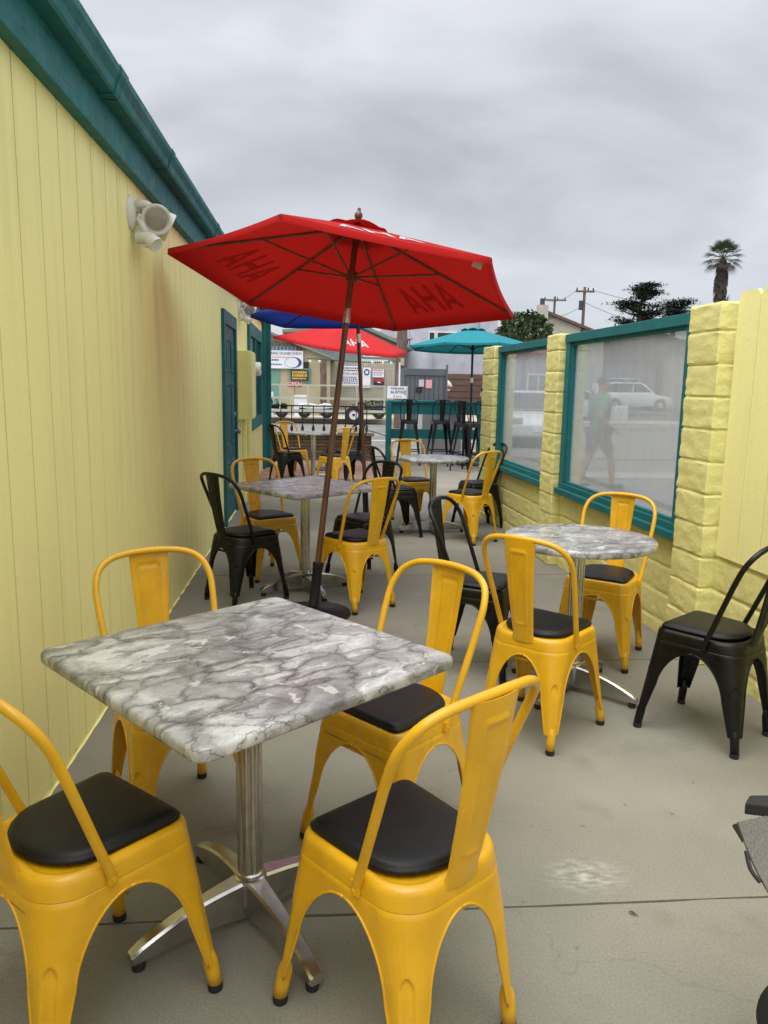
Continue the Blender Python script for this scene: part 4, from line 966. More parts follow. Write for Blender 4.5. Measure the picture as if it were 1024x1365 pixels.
# wooden posts
t = thing('wooden_post', 'rough dark brown post between cream shop and slat fence', 'post', (.22, 35.2, 0)); MB().tube([(0, 0, 0), (.02, 0, 1.2), (0, 0, 2.55)], [.17, .15, .16], 10).build('post_shaft', 'brown_wood', t)
t = thing('utility_pole', 'thick weathered wooden utility pole behind the white arrow sign', 'utility pole', (2.78, 26.0, 0))
MB().tube([(0, 0, 0), (0, 0, 2.0), (.02, 0, 3.3)], [.21, .20, .17], 12).build('pole_shaft', 'brown_wood', t); MB().tube([(-.06, -.2, 1.0), (-.06, -.2, 2.2)], .03, 8).build('conduit', 'white_paint', t)
MB().box((-.04, -.30, 2.1), (.08, -.21, 2.35)).build('junction_box', 'tan_wall', t, smooth=False, bevel=.01)
# directions sign
t = board('white sign reading AUSTIN with curved black arrow and red lettering at the bar end', 1.93, 2.50, 1.08, 1.42, 21.5, [('MCBLAKES', .075, .105, 'ink_black'), ('AUSTIN', .115, 0, 'ink_black'), ('O P E N', .07, -.118, 'ink_red')], nm='direction_sign')
m_ = MB(); m_.grid([[(.17+.06*math.cos(R(60-120*i/10))*k, -.006, .0+.09*math.sin(R(60-120*i/10))*k) for k in (1, .72)] for i in range(11)]); m_.box((.252, -.006, -.14), (.262, -.001, .13)); m_.build('arrow', 'ink_black', t, smooth=False)
MB().box((-.27, .04, -1.2), (-.24, .07, .15)).box((.24, .04, -1.2), (.27, .07, .15)).build('sign_legs', 'pale_post', t, smooth=False)
# grey service shed
t = thing('service_cabinet', 'dark grey board-clad service cabinet with notices behind the teal bar', 'cabinet', (3.06, 22, 0))
MB().box((-.60, 0, 0), (.60, 1.0, 1.93)).build('cabinet_body', 'box_grey', t, smooth=False, bevel=.01)
b = MB()
for i in range(9): b.box((-.58+i*.14, -.008, .02), (-.57+i*.14, -.001, 1.72))
b.build('grooves', 'ink_black', t, smooth=False)
MB().box((-.62, -.03, 1.74), (.60, .0, 1.86)).box((.60, -.05, 0), (.65, .02, 2.05)).build('trim', 'box_grey', t, smooth=False, bevel=.004)
MB().box((-.18, -.02, 1.42), (-.03, -.010, 1.62)).build('grey_notice', 'lilac_grey', t, smooth=False); MB().box((.02, -.02, 1.38), (.20, -.010, 1.62)).build('pink_notice', 'ink_pink', t, smooth=False); MB().box((-.26, -.03, 1.26), (-.08, -.010, 1.40)).build('latch_plate', 'ink_black', t, smooth=False)
# trailer
t = thing('utility_trailer', 'utility trailer with white tube rails and spoked wheel parked across the street', 'trailer', (0, 29, 0))
b = MB()
for x in (-2.35, -1.42, -.37, 1.45, 2.50): b.box((x-.03, -.03, .42), (x+.03, .03, 1.42))
for z, r in ((1.40, .03), (.92, .04), (.45, .05)): b.box((-2.35, -.025, z-r), (2.50, .025, z+r))
b.build('side_rail', 'pale_post', t, smooth=False)
MB().box((-2.4, .03, .36), (2.5, 1.6, .42)).build('deck', 'dark_trim', t, smooth=False)
for x in (1.33,):
    w = MB().lathe([(.17, -.09), (.30, -.09), (.325, -.05), (.325, .05), (.30, .09), (.17, .09)], 30, (x, -.12, .325), (0, 1, 0), True).build('wheel', 'tyre', t)
    MB().lathe([(0, -.03), (.04, -.07), (.16, -.06), (.18, -.09), (.18, .05), (0, .05)], 24, (x, -.12, .325), (0, 1, 0)).build('rim', 'white_paint', w)
    disc(x, .325, .05, .05, -.20).build('hub_cap', 'ink_black', w, smooth=False)
MB().box((2.5, .4, .36), (3.6, .5, .42)).tube([(3.6, .45, .39), (3.6, .45, .0)], .03, 8).build('tow_bar', 'dark_trim', t, smooth=False)
# low recreational quads parked on the forecourt
def quad(x, lab, m):
    t = thing('quad_bike', lab, 'quad bike', (x, 31.2, .09), 0, 'quad bikes across the street')
    for dx in (-.45, .45):
        w = MB().lathe([(.10, -.08), (.22, -.09), (.25, -.05), (.25, .05), (.22, .09), (.10, .09)], 20, (dx, -.25, .25), (0, 1, 0), True).build('wheel', 'tyre', t); MB().lathe([(0, -.05), (.12, -.04), (.12, .03), (0, .03)], 14, (dx, -.25, .25), (0, 1, 0)).build('rim', 'steel', w)
    MB().loops([[(x_, y, z) for x_, z in ((-.70, .42), (-.3, .36), (.3, .36), (.70, .42), (.62, .56), (.35, .60), (.1, .52), (-.3, .60), (-.66, .56))] for y in (-.35, .35)]).build('bodywork', m, t, smooth=False, bevel=.03)
    MB().tube([(.28, 0, .55), (.20, 0, .80)], .02, 6).tube([(.20, -.3, .82), (.20, .3, .82)], .015, 6).build('handlebar', 'dark_metal', t)
quad(-1.9, 'dark quad bike behind the railing beside the poster board', 'black_paint'); quad(-.1, 'white quad bike behind the railing, left of the spoked trailer wheel', 'cpaint_white'); quad(2.9, 'dark quad bike behind the railing, right of the spoked trailer wheel', 'dark_trim')
# white building
t = thing('white_building', 'large pale stucco building with brown garage door behind the teal umbrella', 'building')
b = MB().box((4.7, 48, 0), (11.15, 60, 5.6)); b.build('wall', 'white_stucco', t, smooth=False)
MB().lathe([(0, 0), (1.1, 0), (1.1, 3.4), (.9, 3.9), (0, 4.0)], 32, (6.0, 47.8, 0)).build('round_tank', 'white_stucco', t)
win(t, 6.80, 7.25, 4.02, 4.82, 47.99, mull=0); win(t, 7.30, 8.72, 4.15, 4.82, 47.99, mull=0); win(t, 8.78, 9.3, 4.15, 4.82, 47.99, mull=0)
MB().box((8.0, 47.9, .1), (10.6, 47.98, 2.25)).build('garage_door', 'garage_brown', t, smooth=False)
b = MB()
for i in range(5): b.box((8.0, 47.88, .4+i*.38), (10.6, 47.899, .43+i*.38))
b.build('door_slats', 'dark_trim', t, smooth=False); MB().box((9.95, 47.9, 4.6), (9.98, 47.99, 5.6)).box((5.45, 46.5, 3.2), (5.50, 46.6, 4.8)).build('downpipe', 'grey_siding', t, smooth=False)
o = MB().box((4.2, 44.8, 4.15), (5.5, 46.9, 4.3)).build('awning_roof', 'white_stucco', smooth=False); tag(o, 'pale flat canopy roof between the grey house and the white building', 'canopy')
MB().box((4.3, 44.9, 0), (4.4, 45.0, 4.148)).box((5.3, 46.7, 0), (5.4, 46.8, 4.148)).build('canopy_post', 'grey_siding', o, smooth=False)
# shark sculpture
t = thing('shark_sculpture', 'white shark head sculpture with open red mouth beside the grey cabinet', 'sculpture', (5.0, 30.6, 0))
Ls = []
for i in range(9):
    u = i/8; x = -.35+.72*u; r = .36*(1-u**1.6)**.6+.015; zc = 1.50+.10*(1-u)-.05*u; Ls.append([(x, r*.7*math.cos(a), zc+r*(math.sin(a) if math.sin(a) > 0 else .25*math.sin(a))) for a in [2*PI*k/16 for k in range(16)]])
MB().loops(Ls).build('head', 'white_paint', t)
MB().loops([[(x-.05*u, y*(1-.5*u), z) for x, y, z in ((-.3, -.2, 1.22), (.25, -.12, 1.28), (.25, .12, 1.28), (-.3, .2, 1.22), (-.3, .22, 1.36), (.27, .13, 1.34), (.27, -.13, 1.34), (-.3, -.22, 1.36))] for u in (0, .2)]).build('jaw', 'white_paint', t, smooth=False)
MB().box((-.25, -.17, 1.345), (.22, .17, 1.47)).build('mouth', 'ink_red', t, smooth=False); MB().box((-.3, -.15, 0), (-.05, .15, 1.25)).build('stand', 'white_paint', t, smooth=False)
# house with chimney
t = thing('cream_house', 'cream house with brown gable roof and chimney beyond the block wall', 'building')
rf = gable(t, 14.0, 22.6, 60, 70, 5.55, 17.7, 7.25, 'chimney_cream', 'roof_brown', .3, .22)
MB().box((17.0, 59.4, 5.5), (17.75, 60.1, 7.85)).build('chimney', 'chimney_cream', rf, smooth=False); MB().box((17.2, 59.6, 7.852), (17.5, 59.9, 8.35)).build('chimney_pot', 'dark_trim', rf, smooth=False)
win(t, 18.3, 19.4, 3.6, 4.8, 60)
t = thing('low_house', 'low house with dark hipped roof beneath the cypress trees', 'building'); gable(t, 24.5, 30.5, 64, 74, 5.6, 27.2, 6.75, 'mauve_wall', 'dark_roof', .4, .2)
win(t, 25.2, 26.4, 2.6, 4.0, 64)
for i, (x0, x1, z, lab, m) in enumerate(((19.5, 27.5, 3.9, 'long mauve house seen hazily through the big framed opening', 'mauve_wall'), (28, 38, 4.6, 'tan low building at the right, seen hazily through the big framed opening', 'tan_wall'))):
    t = thing('street_house', lab, 'building'); MB().box((x0, 61.0-i, 0), (x1, 63, z)).build('wall', m, t, smooth=False); MB().loops([[(x0-.4, y, z+.001), (x1+.4, y, z+.001), (x1-.6, y+.0, z+.9), (x0+.6, y, z+.9)] for y in (60.6-i, 63.3)]).build('roof', 'roof_brown' if i == 0 else 'dark_roof', t, smooth=False)
    win(t, x0+1.2, x0+2.8, 1.2, 2.4, 60.98-i); win(t, x1-3.2, x1-1.4, 1.2, 2.4, 60.98-i)
t = thing('grey_side_house', 'grey house seen hazily through the far framed opening', 'building'); MB().box((10.35, 40.0, 0), (13.9, 45, 3.1)).build('wall', 'mauve_wall', t, smooth=False); MB().box((10.2, 39.8, 3.101), (14.1, 45.2, 3.3)).build('roof', 'dark_roof', t, smooth=False); win(t, 11.0, 12.2, 1.1, 2.2, 40)
# utility poles with wires
def upole(x, y, zt, lab, w=1.5):
    t = thing('power_pole', lab, 'power pole', (x, y, 0), 0, 'power poles on the skyline')
    MB().tube([(0, 0, 0), (0, 0, zt)], [.17, .11], 8).build('pole_shaft', 'brown_wood', t)
    MB().box((-w/2, -.16, zt-.42), (w/2, -.05, zt-.28)).build('crossarm', 'brown_wood', t, smooth=False)
    for dx in (-w/2+.1, w/2-.1, .25): MB().lathe([(0, 0), (.05, 0), (.06, .12), (.03, .22), (0, .22)], 8, (dx, -.1, zt-.28)).build('insulator', 'dark_metal', t)
    return t
a_ = upole(20.75, 60, 9.35, 'taller power pole with crossarm and transformer, right of the chimney'); MB().lathe([(0, 0), (.16, 0), (.16, .7), (0, .7)], 12, (-.26, -.05, 7.6)).build('transformer', 'dark_trim', a_)
upole(23.0, 75, 10.35, 'smaller power pole with crossarm just behind the chimney', 2.2)
for k, (p, q, s) in enumerate((((20.1, 59.9, 9.1), (22.1, 74.9, 9.95), .4), ((21.4, 59.9, 9.1), (44, 66, 8.4), .9), ((20.75, 60, 8.2), (36, 66, 6.2), .7), ((20.75, 60, 8.0), (17.5, 60, 6.9), .3))):
    P = [Vector(p).lerp(Vector(q), i/12)-Vector((0, 0, s*4*(i/12)*(1-i/12))) for i in range(13)]
    o = MB().tube(P, .016, 4).build('power_line', 'dark_metal'); tag(o, ['thin wire joining the two power poles', 'long sagging wire running right from the taller pole crossarm', 'lower sagging wire running right from the taller pole', 'short service wire dropping from the taller pole to the cream house'][k], 'wire', 'power lines')
o = MB().tube(spline([(-.5, 33, 2.52), (1, 33, 2.45), (2.6, 33, 2.40), (3.6, 33, 2.55)], 5), .02, 5).build('light_string', 'dark_metal'); tag(o, 'dark cable with little white lamps strung across above the slat fence', 'cable')
b = MB()
for x in (-.35, .05, 2.3, 2.75, 3.1): b.lathe([(0, 0), (.06, .02), (.07, .09), (0, .12)], 8, (x, 33, 2.34))
b.build('small_lamp', 'white_paint', o)
# trees
shrub('round_tree', 'dense round dark green tree just behind the far end of the block wall', 9.4, 35, 4.05, 1.22, 1.2, .82, 2600, s=.10, cat='tree')
def cypress(x, y, lab, zt, zb, w, lean, seed, n=30, trunkz=None):
    t = thing('cypress_tree', lab, 'tree', (x, y, 0), 0, 'windswept cypress trees'); random.seed(seed); tr = MB(); lf = MB()
    tr.tube([(0, 0, 0), (.1, 0, zb*.6), (0, 0, zb), (lean*.4, 0, (zb+zt)/2), (lean*.8, 0, zt-.5)], [.35, .3, .24, .15, .05], 8)
    for i in range(n):
        u = (i+.5)/n; z0 = zb+(zt-zb)*.85*u; a = random.uniform(0, 2*PI); sp_ = w*(1-.55*abs(u-.35)**1.1)*random.uniform(.5, 1.0)
        st_ = Vector((lean*.7*u, 0, z0)); en = st_+Vector((math.cos(a)*sp_, math.sin(a)*sp_*.8, sp_*random.uniform(.10, .42)))
        mid = st_.lerp(en, .5)+Vector((0, 0, -.12)); tr.tube([st_, mid, en], [.12, .075, .03], 5)
        for c in range(10):
            cc = st_.lerp(en, random.uniform(.45, 1.05))+Vector((random.gauss(0, .28), random.gauss(0, .28), .12+abs(random.gauss(0, .10))))
            for q in range(22):
                p = cc+Vector((random.gauss(0, .42), random.gauss(0, .36), random.gauss(0, .10))); u_ = Vector((random.uniform(-.2, 1), random.gauss(0, .6), random.gauss(0, .25)+.1)).normalized(); w_ = u_.cross(Vector((0, .3, 1))).normalized()
                s = random.uniform(.09, .22); lf.add([p-u_*s, p+w_*s*.35, p+u_*s, p-w_*s*.35], [(0, 1, 2, 3)])
    tr.build('trunk', 'bark', t); lf.build('crown', 'cypress', t, smooth=False); return t
cypress(29.4, 70, 'tall windswept dark cypress with bare limbs standing against the sky', 11.5, 6.6, 2.5, .5, 21, 30)
cypress(33.3, 71, 'lower windswept cypress leaning beside the tall one, left of the palm', 9.9, 7.2, 2.0, .9, 5, 16)
# palm
def palm(x, y, lab, zt=13.6):
    t = thing('palm_tree', lab, 'tree', (x, y, 0)); random.seed(9)
    MB().tube([(0, 0, 0), (.1, 0, 6), (0, 0, zt)], [.32, .26, .22], 10).build('trunk', 'bark', t)
    b = MB()
    for i in range(520):
        a = random.uniform(0, 2*PI); z = random.uniform(zt-3.9, zt-.1); k = (zt-z)/3.9; r = .34+.24*math.sin(PI*min(1, k*1.05))**.7*(1 if k < .8 else .75); l = random.uniform(.5, .9)
        p = Vector((math.cos(a)*r*.75, math.sin(a)*r*.75, z)); q = p+Vector((math.cos(a)*.20, math.sin(a)*.20, -l)); w = Vector((-math.sin(a), math.cos(a), 0))*.085
        b.add([p-w, p+w, q+w*.5, q-w*.5], [(0, 1, 2, 3)])
    b.build('dead_skirt', 'palm_dead', t, smooth=False)
    g = MB(); d = MB()
    for i in range(30):
        a = i*2.4; el = R(82-118*(i/29)); tgt = g if i < 24 else d; dirv = Vector((math.cos(a)*math.cos(el), math.sin(a)*math.cos(el), math.sin(el))); o_ = Vector((0, 0, zt)); hub = o_+dirv*.95
        side = dirv.cross(Vector((0, 0, 1))).normalized(); upv = side.cross(dirv); tgt.tube([o_, hub], .022, 4)
        for k in range(17):
            f = R(-76+152*k/16); dd = (dirv*math.cos(f)+side*math.sin(f)).normalized(); l = 1.15*(.75+.25*math.cos(f)); e = hub+dd*l+Vector((0, 0, -.16-.12*math.cos(f))); m_ = hub+dd*l*.55; wv = dd.cross(upv)*.042
            tgt.add([hub, m_-wv, e, m_+wv], [(0, 1, 2, 3)])
    g.build('fronds', 'palm_green', t, smooth=False); d.build('dry_fronds', 'palm_dead', t, smooth=False); return t
palm(37.1, 70, 'tall fan palm with thick grey skirt of dead fronds against the sky')
t = thing('yucca_tree', 'spiky dark foliage poking above the wall just right of the palm', 'tree', (35.0, 65, 0)); random.seed(2); b = MB(); MB().tube([(0, 0, 0), (0, 0, 9.0)], [.2, .12], 6).build('trunk', 'bark', t)
for i in range(70):
    a = random.uniform(0, 2*PI); el = random.uniform(-.3, 1.3); dd = Vector((math.cos(a)*math.cos(el), math.sin(a)*math.cos(el), math.sin(el))); w = dd.cross(Vector((0, 0, 1))).normalized()*.04; p = Vector((0, 0, 9.0)); b.add([p-w, p+w, p+dd*random.uniform(.6, 1.0)], [(0, 1, 2)])
b.build('crown', 'cypress', t, smooth=False)
# cars
def car(loc, rz, lab, paint, suv=True, group='cars parked beyond the wall'):
    t = thing('parked_car', lab, 'car', loc, rz, group); L_, Wd, H = (4.6, 1.85, 1.68) if suv else (4.4, 1.75, 1.42)
    low = [(-2.28, .42), (-2.25, .78), (-2.1, .98), (-1.0, 1.02), (.0, 1.02), (.85, 1.0), (1.6, .92), (2.15, .80), (2.28, .62), (2.26, .34), (1.9, .26), (-2.1, .28)]
    if not suv: low = [(x, z*.93) for x, z in low]
    def wheelcut(x, z): return (x, z)
    body = MB(); sec = []
    for yy, k in ((-Wd/2, .93), (-Wd/2+.02, .985), (-Wd/2+.14, 1.), (Wd/2-.14, 1.), (Wd/2-.02, .985), (Wd/2, .93)): sec.append([(x*(.985 if abs(yy) > Wd/2-.03 else 1), yy, .35+(z-.35)*k if z > .5 else z) for x, z in low])
    body.loops(sec); body.build('body', paint, t, ang=35, bevel=.02)
    up = [(-2.12, .97), (-1.95, H-.08), (-1.5, H), (.1, H), (.45, H-.06), (1.15, 1.0)] if suv else [(-1.75, .93), (-1.1, H-.05), (-.6, H), (.15, H), (.5, H-.06), (1.2, .93)]
    cab = MB().loops([[(x, yy*(1-.16*max(0, z-1)/.6), z) for x, z in up] for yy in (-Wd/2+.07, Wd/2-.07)]).build('cabin', paint, t, smooth=False, bevel=.04)
    g = MB()
    def ins(x, z, c): return (c[0]+(x-c[0])*.86, c[1]+(z-c[1])*.74)
    c = (sum(p[0] for p in up)/6, sum(p[1] for p in up)/6+.03)
    for sy in (-1, 1):
        pts = [ins(x, z, c) for x, z in up]; y0 = sy*(Wd/2-.066)
        g.add([(x, y0*(1-.16*max(0, z-1)/.6)+sy*.004, z) for x, z in pts], [tuple(range(len(pts)))])
    g.add([(up[-1][0]+.0, -.6, up[-1][1]+.06), (up[-1][0]+.0, .6, up[-1][1]+.06), (up[-2][0]+.06, .55, up[-2][1]), (up[-2][0]+.06, -.55, up[-2][1])], [(0, 1, 2, 3)]); g.build('side_window', 'dark_glass', t, smooth=False)
    p = MB()
    for sy in (-1, 1): p.box((-.35, sy*(Wd/2-.085)-.01, 1.0), (-.27, sy*(Wd/2-.085)+.02, H-.12))
    p.build('window_pillar', paint, t, smooth=False)
    for x in (-1.42, 1.42):
        for sy in (-1, 1):
            w = MB().lathe([(.20, -.11), (.31, -.11), (.335, -.08), (.335, .08), (.31, .11), (.20, .11)], 28, (x, sy*(Wd/2-.10), .335), (0, sy, 0), True).build('wheel', 'tyre', t)
            r = MB().lathe([(0, .06), (.05, .09), (.06, .06), (.19, .09), (.215, .10), (.215, -.05), (0, -.05)], 20, (x, sy*(Wd/2-.10), .335), (0, sy, 0)).build('rim', 'steel', w)
            MB().lathe([(.338, -.12), (.40, -.12), (.40, .115), (.338, .115)], 24, (x, sy*(Wd/2-.11), .335), (0, sy, 0), True).build('wheel_arch', 'dark_trim', t)
    for sy in (-1, 1):
        MB().box((2.18, sy*.62-.16, .62), (2.285, sy*.62+.16, .76)).build('headlight', 'lens', t, smooth=False, bevel=.02); MB().box((-2.275, sy*.68-.12, .70), (-2.2, sy*.68+.12, .92)).build('tail_light', 'ink_red', t, smooth=False, bevel=.02)
    MB().box((2.27, -.2, .42), (2.295, .2, .53)).build('number_plate', 'sign_white', t, smooth=False)
    return t
car((19.3, 46.0, .22), 0, 'white sport utility car side-on in the middle of the big hazy opening', 'cpaint_white')
car((10.6, 33.2, 0), PI, 'silver car seen through the far hazy opening', 'cpaint_silver', False)
car((5.65, 20.6, -.05), R(-95), 'pale car facing the viewer low in the far hazy opening', 'cpaint_white', False)
car((23.6, 42.5, 0), R(8), 'dark-windowed silver car at the right edge of the big hazy opening', 'cpaint_silver', False)
car((23.0, 58.0, .9), 0, 'pale car roof showing above the white sport utility car', 'cpaint_silver', False)
car((12.6, 45.5, 0), R(180), 'white car parked by the brown garage door beside a standing person', 'cpaint_white')
o = MB().box((-.35, 0, 0), (.35, .6, .75)).build('white_crate', 'white_paint', smooth=False, bevel=.03); o.location = (14.0, 34.5, -.05); tag(o, 'white box standing on the lot in front of the white car', 'box')
# people
def person(loc, rz, lab, shirt, pants, H=1.72, walk=True, skin=(.36, .20, .13), cap=None):
    t = thing('person', lab, 'person', loc, rz); s = H/1.75
    ms = mat('skin', skin, .6, var=.1); st = .24 if walk else .04
    J = {'pel': (0, 0, .93), 'sp': (0, .01, 1.10), 'ch': (0, .02, 1.32), 'nk': (0, .02, 1.48), 'hd': (0, .04, 1.56), 'ht': (0, .045, 1.66), 'tp': (0, .03, 1.735)}
    rad = {'pel': .135, 'sp': .125, 'ch': .14, 'nk': .055, 'hd': .075, 'ht': .095, 'tp': .055}
    E_ = [('pel', 'sp'), ('sp', 'ch'), ('ch', 'nk'), ('nk', 'hd'), ('hd', 'ht'), ('ht', 'tp')]
    for q, sx in (('l', -1), ('r', 1)):
        ph = sx if walk else .3*sx
        J.update({q+'hip': (sx*.10, 0, .88), q+'kn': (sx*.105, ph*st*.55+.06, .50), q+'an': (sx*.10, ph*st, .09), q+'toe': (sx*.11, ph*st+.15, .035),
                  q+'sh': (sx*.185, .0, 1.41), q+'el': (sx*.25, -.05-ph*.10, 1.13), q+'wr': (sx*.22, .16-ph*.06, .98), q+'hn': (sx*.21, .22-ph*.06, .94)})
        rad.update({q+'hip': .10, q+'kn': .062, q+'an': .042, q+'toe': .035, q+'sh': .068, q+'el': .045, q+'wr': .030, q+'hn': .032})
        E_ += [('pel', q+'hip'), (q+'hip', q+'kn'), (q+'kn', q+'an'), (q+'an', q+'toe'), ('ch', q+'sh'), (q+'sh', q+'el'), (q+'el', q+'wr'), (q+'wr', q+'hn')]
        h = Vector(J[q+'hn'])
        for f in range(4):
            b0 = h+Vector((sx*(-.018+.012*f)*.6, .02, -.02+.005*f)); n1, n2 = q+'f%da' % f, q+'f%db' % f; J[n1] = tuple(b0+Vector((0, .035, -.02))); J[n2] = tuple(b0+Vector((-sx*.01, .055, -.045-.004*(1.5-abs(f-1.5))))); rad[n1] = .009; rad[n2] = .008; E_ += [(q+'hn', n1), (n1, n2)]
        J[q+'th'] = tuple(h+Vector((-sx*.035, .03, .005))); rad[q+'th'] = .010; E_.append((q+'hn', q+'th'))
    def skinned(name, keys, edges, grow, m, parent):
        idx = {k: i for i, k in enumerate(keys)}; me = bpy.data.meshes.new(name); me.from_pydata([tuple(c*s for c in J[k]) for k in keys], [(idx[a], idx[b]) for a, b in edges], []); o = bpy.data.objects.new(name, me); COL.objects.link(o); o.parent = parent; me.materials.append(m)
        md = o.modifiers.new('skin', 'SKIN'); md.use_smooth_shade = True
        for k in keys: r = (rad[k]+grow(k))*s; me.skin_vertices[0].data[idx[k]].radius = (r, r*.85 if k in ('pel', 'sp', 'ch') else r)
        me.skin_vertices[0].data[0].use_root = True; o.modifiers.new('sub', 'SUBSURF').levels = 1; o.modifiers['sub'].render_levels = 2; return o
    body = skinned('body', list(J), E_, lambda k: 0, ms, t)
    k1 = ['sp', 'pel', 'ch', 'nk', 'lsh', 'rsh', 'lel', 'rel']; kk = {k: J[k] for k in J}
    J['nk'] = (0, .02, 1.44); J['lel'] = tuple(Vector(kk['lsh']).lerp(Vector(kk['lel']), .75)); J['rel'] = tuple(Vector(kk['rsh']).lerp(Vector(kk['rel']), .75)); J['pel'] = (0, 0, .90)
    skinned('shirt', k1, [('pel', 'sp'), ('sp', 'ch'), ('ch', 'nk'), ('ch', 'lsh'), ('ch', 'rsh'), ('lsh', 'lel'), ('rsh', 'rel')], lambda k: {'nk': .01, 'lel': .028, 'rel': .028}.get(k, .024), shirt, t)
    J.update(kk); J['lkn'] = tuple(Vector(kk['lhip']).lerp(Vector(kk['lkn']), .9 if walk else 2.0)); J['rkn'] = tuple(Vector(kk['rhip']).lerp(Vector(kk['rkn']), .9 if walk else 2.0))
    skinned('trousers', ['pel', 'lhip', 'rhip', 'lkn', 'rkn'], [('pel', 'lhip'), ('pel', 'rhip'), ('lhip', 'lkn'), ('rhip', 'rkn')], lambda k: .022, pants, t)
    J.update(kk)
    hc = Vector((0, .045, 1.655))*s; hr = MB(); n = 16
    hr.loops([[(hc.x+.092*s*math.sin(R(e))*math.cos(a), hc.y-.018*s+.105*s*math.sin(R(e))*math.sin(a), hc.z+.01*s+.10*s*math.cos(R(e))-(.0 if math.sin(a) > 0 else .02)*s*(e/90)) for a in [2*PI*i/n for i in range(n)]] for e in (4, 25, 45, 65, 84)]).build('hair', plain('hair_dark' + lab[:3].strip(), (.02, .016, .012)) if cap is None else cap, t)
    f = MB()
    for sx in (-1, 1): f.lathe([(0, 0), (.012, .002), (.010, .006), (0, .008)], 8, (sx*.034*s, hc.y+.083*s, hc.z-.005*s), (0, 1, 0))
    f.build('eyes', 'ink_black', t); MB().lathe([(.013, -.02), (.011, 0), (.004, .02)], 8, (0, hc.y+.098*s, hc.z-.025*s)).build('nose', ms, t)
    for sx in (-1, 1): MB().lathe([(0, -.008), (.02, -.006), (.024, .004), (0, .006)], 10, (sx*.093*s, hc.y, hc.z-.015*s), (sx, 0, 0)).build('ear', ms, t)
    MB().box((-.022, hc.y+.088*s, hc.z-.060*s), (.022, hc.y+.095*s, hc.z-.054*s)).build('mouth', 'ink_red', t, smooth=False)
    for sx, k in ((-1, 'l'), (1, 'r')):
        a = Vector(J[k+'an'])*s; MB().loops([[(a.x+x*w, a.y+y, z) for x, y in ((-.045, -.08), (.045, -.08), (.05, .10), (.025, .19), (-.025, .19), (-.05, .10))] for z, w in ((.002, 1), (.05, .95), (.085, .6))]).build('shoe', 'dark_metal', t, bevel=.012)
    return t
person((4.12, 10.95, -.05), R(-78), 'person in green shirt and grey shorts walking past outside the big hazy opening', plain('green_shirt', (.10, .26, .14)), plain('grey_shorts', (.07, .07, .075)), 1.66, cap=plain('cap_dark', (.03, .03, .035)))
person((9.55, 43.5, .02), R(160), 'person in dark clothes standing by the white car under the teal umbrella', plain('dark_shirt', (.03, .035, .05)), plain('dark_trousers', (.03, .03, .035)), 1.75, walk=False)
#ENDFAR#
# ------------------------------------------------------------------ world and sun
SE, SA = R(68), R(215)   # elevation, azimuth (clockwise from +Y)
W = bpy.data.worlds.new('World'); S.world = W; W.use_nodes = True; N = W.node_tree.nodes; L = W.node_tree.links
bg = N['Background']; bg.inputs['Strength'].default_value = .10
sky = N.new('ShaderNodeTexSky'); sky.sky_type = 'NISHITA'; sky.sun_disc = False; sky.sun_elevation = SE; sky.sun_rotation = SA
tc = N.new('ShaderNodeTexCoord')
sp = N.new('ShaderNodeSeparateXYZ'); L.new(tc.outputs['Generated'], sp.inputs[0])
mz = N.new('ShaderNodeMath'); mz.operation = 'MAXIMUM'; mz.inputs[1].default_value = .0; L.new(sp.outputs['Z'], mz.inputs[0])
dn = N.new('ShaderNodeMath'); dn.operation = 'ADD'; dn.inputs[1].default_value = .40; L.new(mz.outputs[0], dn.inputs[0])
dv = N.new('ShaderNodeVectorMath'); dv.operation = 'DIVIDE'; cb = N.new('ShaderNodeCombineXYZ')
for k in 'XYZ': L.new(dn.outputs[0], cb.inputs[k])
L.new(tc.outputs['Generated'], dv.inputs[0]); L.new(cb.outputs[0], dv.inputs[1])
mp = N.new('ShaderNodeMapping'); mp.inputs['Scale'].default_value = (1.0, 1.7, .0); mp.inputs['Rotation'].default_value = (0, 0, .5); mp.inputs['Location'].default_value = (3.3, 1.2, 0); L.new(dv.outputs[0], mp.inputs['Vector'])
n1 = N.new('ShaderNodeTexNoise'); n1.inputs['Scale'].default_value = 1.9; n1.inputs['Detail'].default_value = 7; n1.inputs['Roughness'].default_value = .5; n1.inputs['Distortion'].default_value = .3; L.new(mp.outputs[0], n1.inputs['Vector'])
cr = N.new('ShaderNodeValToRGB'); e = cr.color_ramp.elements
e[0].position = .30; e[0].color = (2.75, 2.88, 3.10, 1); e[1].position = .72; e[1].color = (4.75, 4.85, 5.15, 1)
L.new(n1.outputs['Fac'], cr.inputs['Fac'])
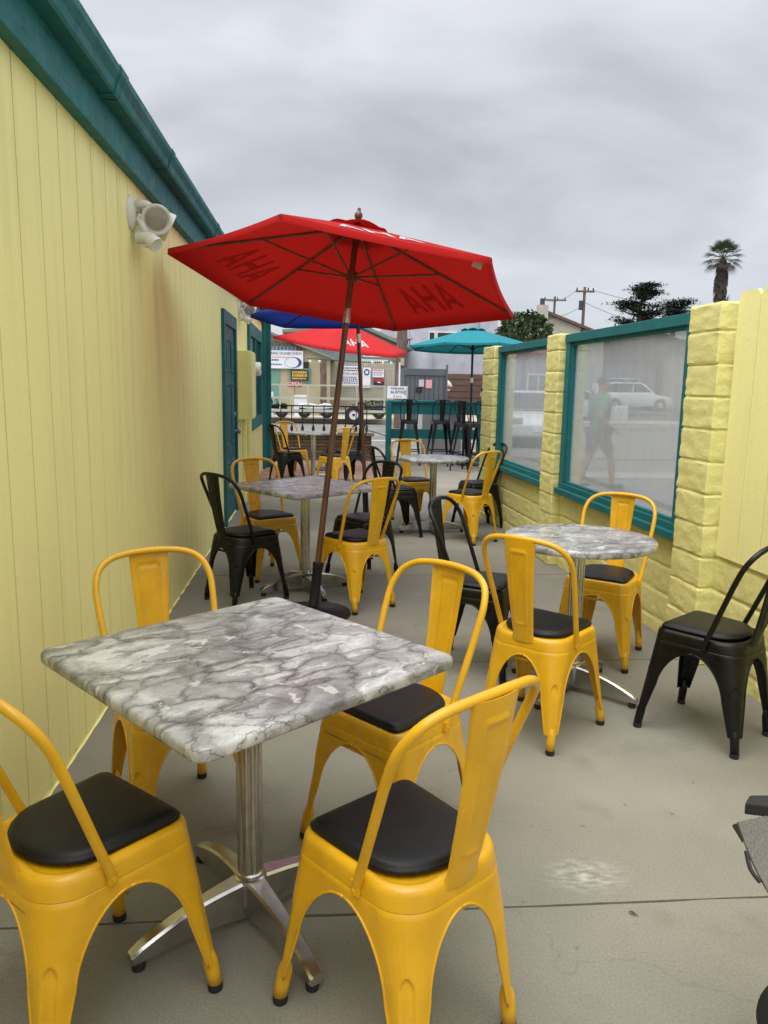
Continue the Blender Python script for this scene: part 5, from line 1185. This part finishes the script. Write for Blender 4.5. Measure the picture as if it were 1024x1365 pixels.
# brighter band toward the horizon
hb = N.new('ShaderNodeMapRange'); hb.inputs['From Min'].default_value = 0; hb.inputs['From Max'].default_value = .22; hb.inputs['To Min'].default_value = .75; hb.inputs['To Max'].default_value = 0; L.new(mz.outputs[0], hb.inputs['Value'])
mh = N.new('ShaderNodeMixRGB'); mh.inputs['Color2'].default_value = (4.7, 4.95, 5.4, 1); L.new(hb.outputs[0], mh.inputs['Fac']); L.new(cr.outputs[0], mh.inputs['Color1'])
mx = N.new('ShaderNodeMixRGB'); mx.inputs['Fac'].default_value = .93; L.new(sky.outputs[0], mx.inputs['Color1']); L.new(mh.outputs[0], mx.inputs['Color2'])
# glow added to the sky, high behind the viewer, to brighten the walls
GE = R(72); gd = Vector((math.sin(SA)*math.cos(GE), math.cos(SA)*math.cos(GE), math.sin(GE)))
dt = N.new('ShaderNodeVectorMath'); dt.operation = 'DOT_PRODUCT'; dt.inputs[1].default_value = gd; nv = N.new('ShaderNodeVectorMath'); nv.operation = 'NORMALIZE'; L.new(tc.outputs['Generated'], nv.inputs[0]); L.new(nv.outputs[0], dt.inputs[0])
gm = N.new('ShaderNodeMath'); gm.operation = 'MAXIMUM'; gm.inputs[1].default_value = 0; L.new(dt.outputs['Value'], gm.inputs[0])
gp = N.new('ShaderNodeMath'); gp.operation = 'POWER'; gp.inputs[1].default_value = 1.6; L.new(gm.outputs[0], gp.inputs[0])
ga = N.new('ShaderNodeMixRGB'); ga.blend_type = 'ADD'; ga.inputs['Color2'].default_value = (8.0, 7.9, 7.7, 1); L.new(gp.outputs[0], ga.inputs['Fac']); L.new(mx.outputs[0], ga.inputs['Color1'])
L.new(ga.outputs[0], bg.inputs['Color'])
sl = bpy.data.lights.new('sun', 'SUN'); sl.energy = 1.5; sl.angle = R(55); sl.color = (1, .965, .91)
so = bpy.data.objects.new('sun', sl); COL.objects.link(so)
dirv = Vector((math.sin(SA)*math.cos(SE), math.cos(SA)*math.cos(SE), math.sin(SE)))
so.rotation_euler = dirv.to_track_quat('Z', 'Y').to_euler()
S.view_settings.view_transform = 'Standard'; S.view_settings.look = 'None'; S.view_settings.exposure = .78; S.view_settings.gamma = 1
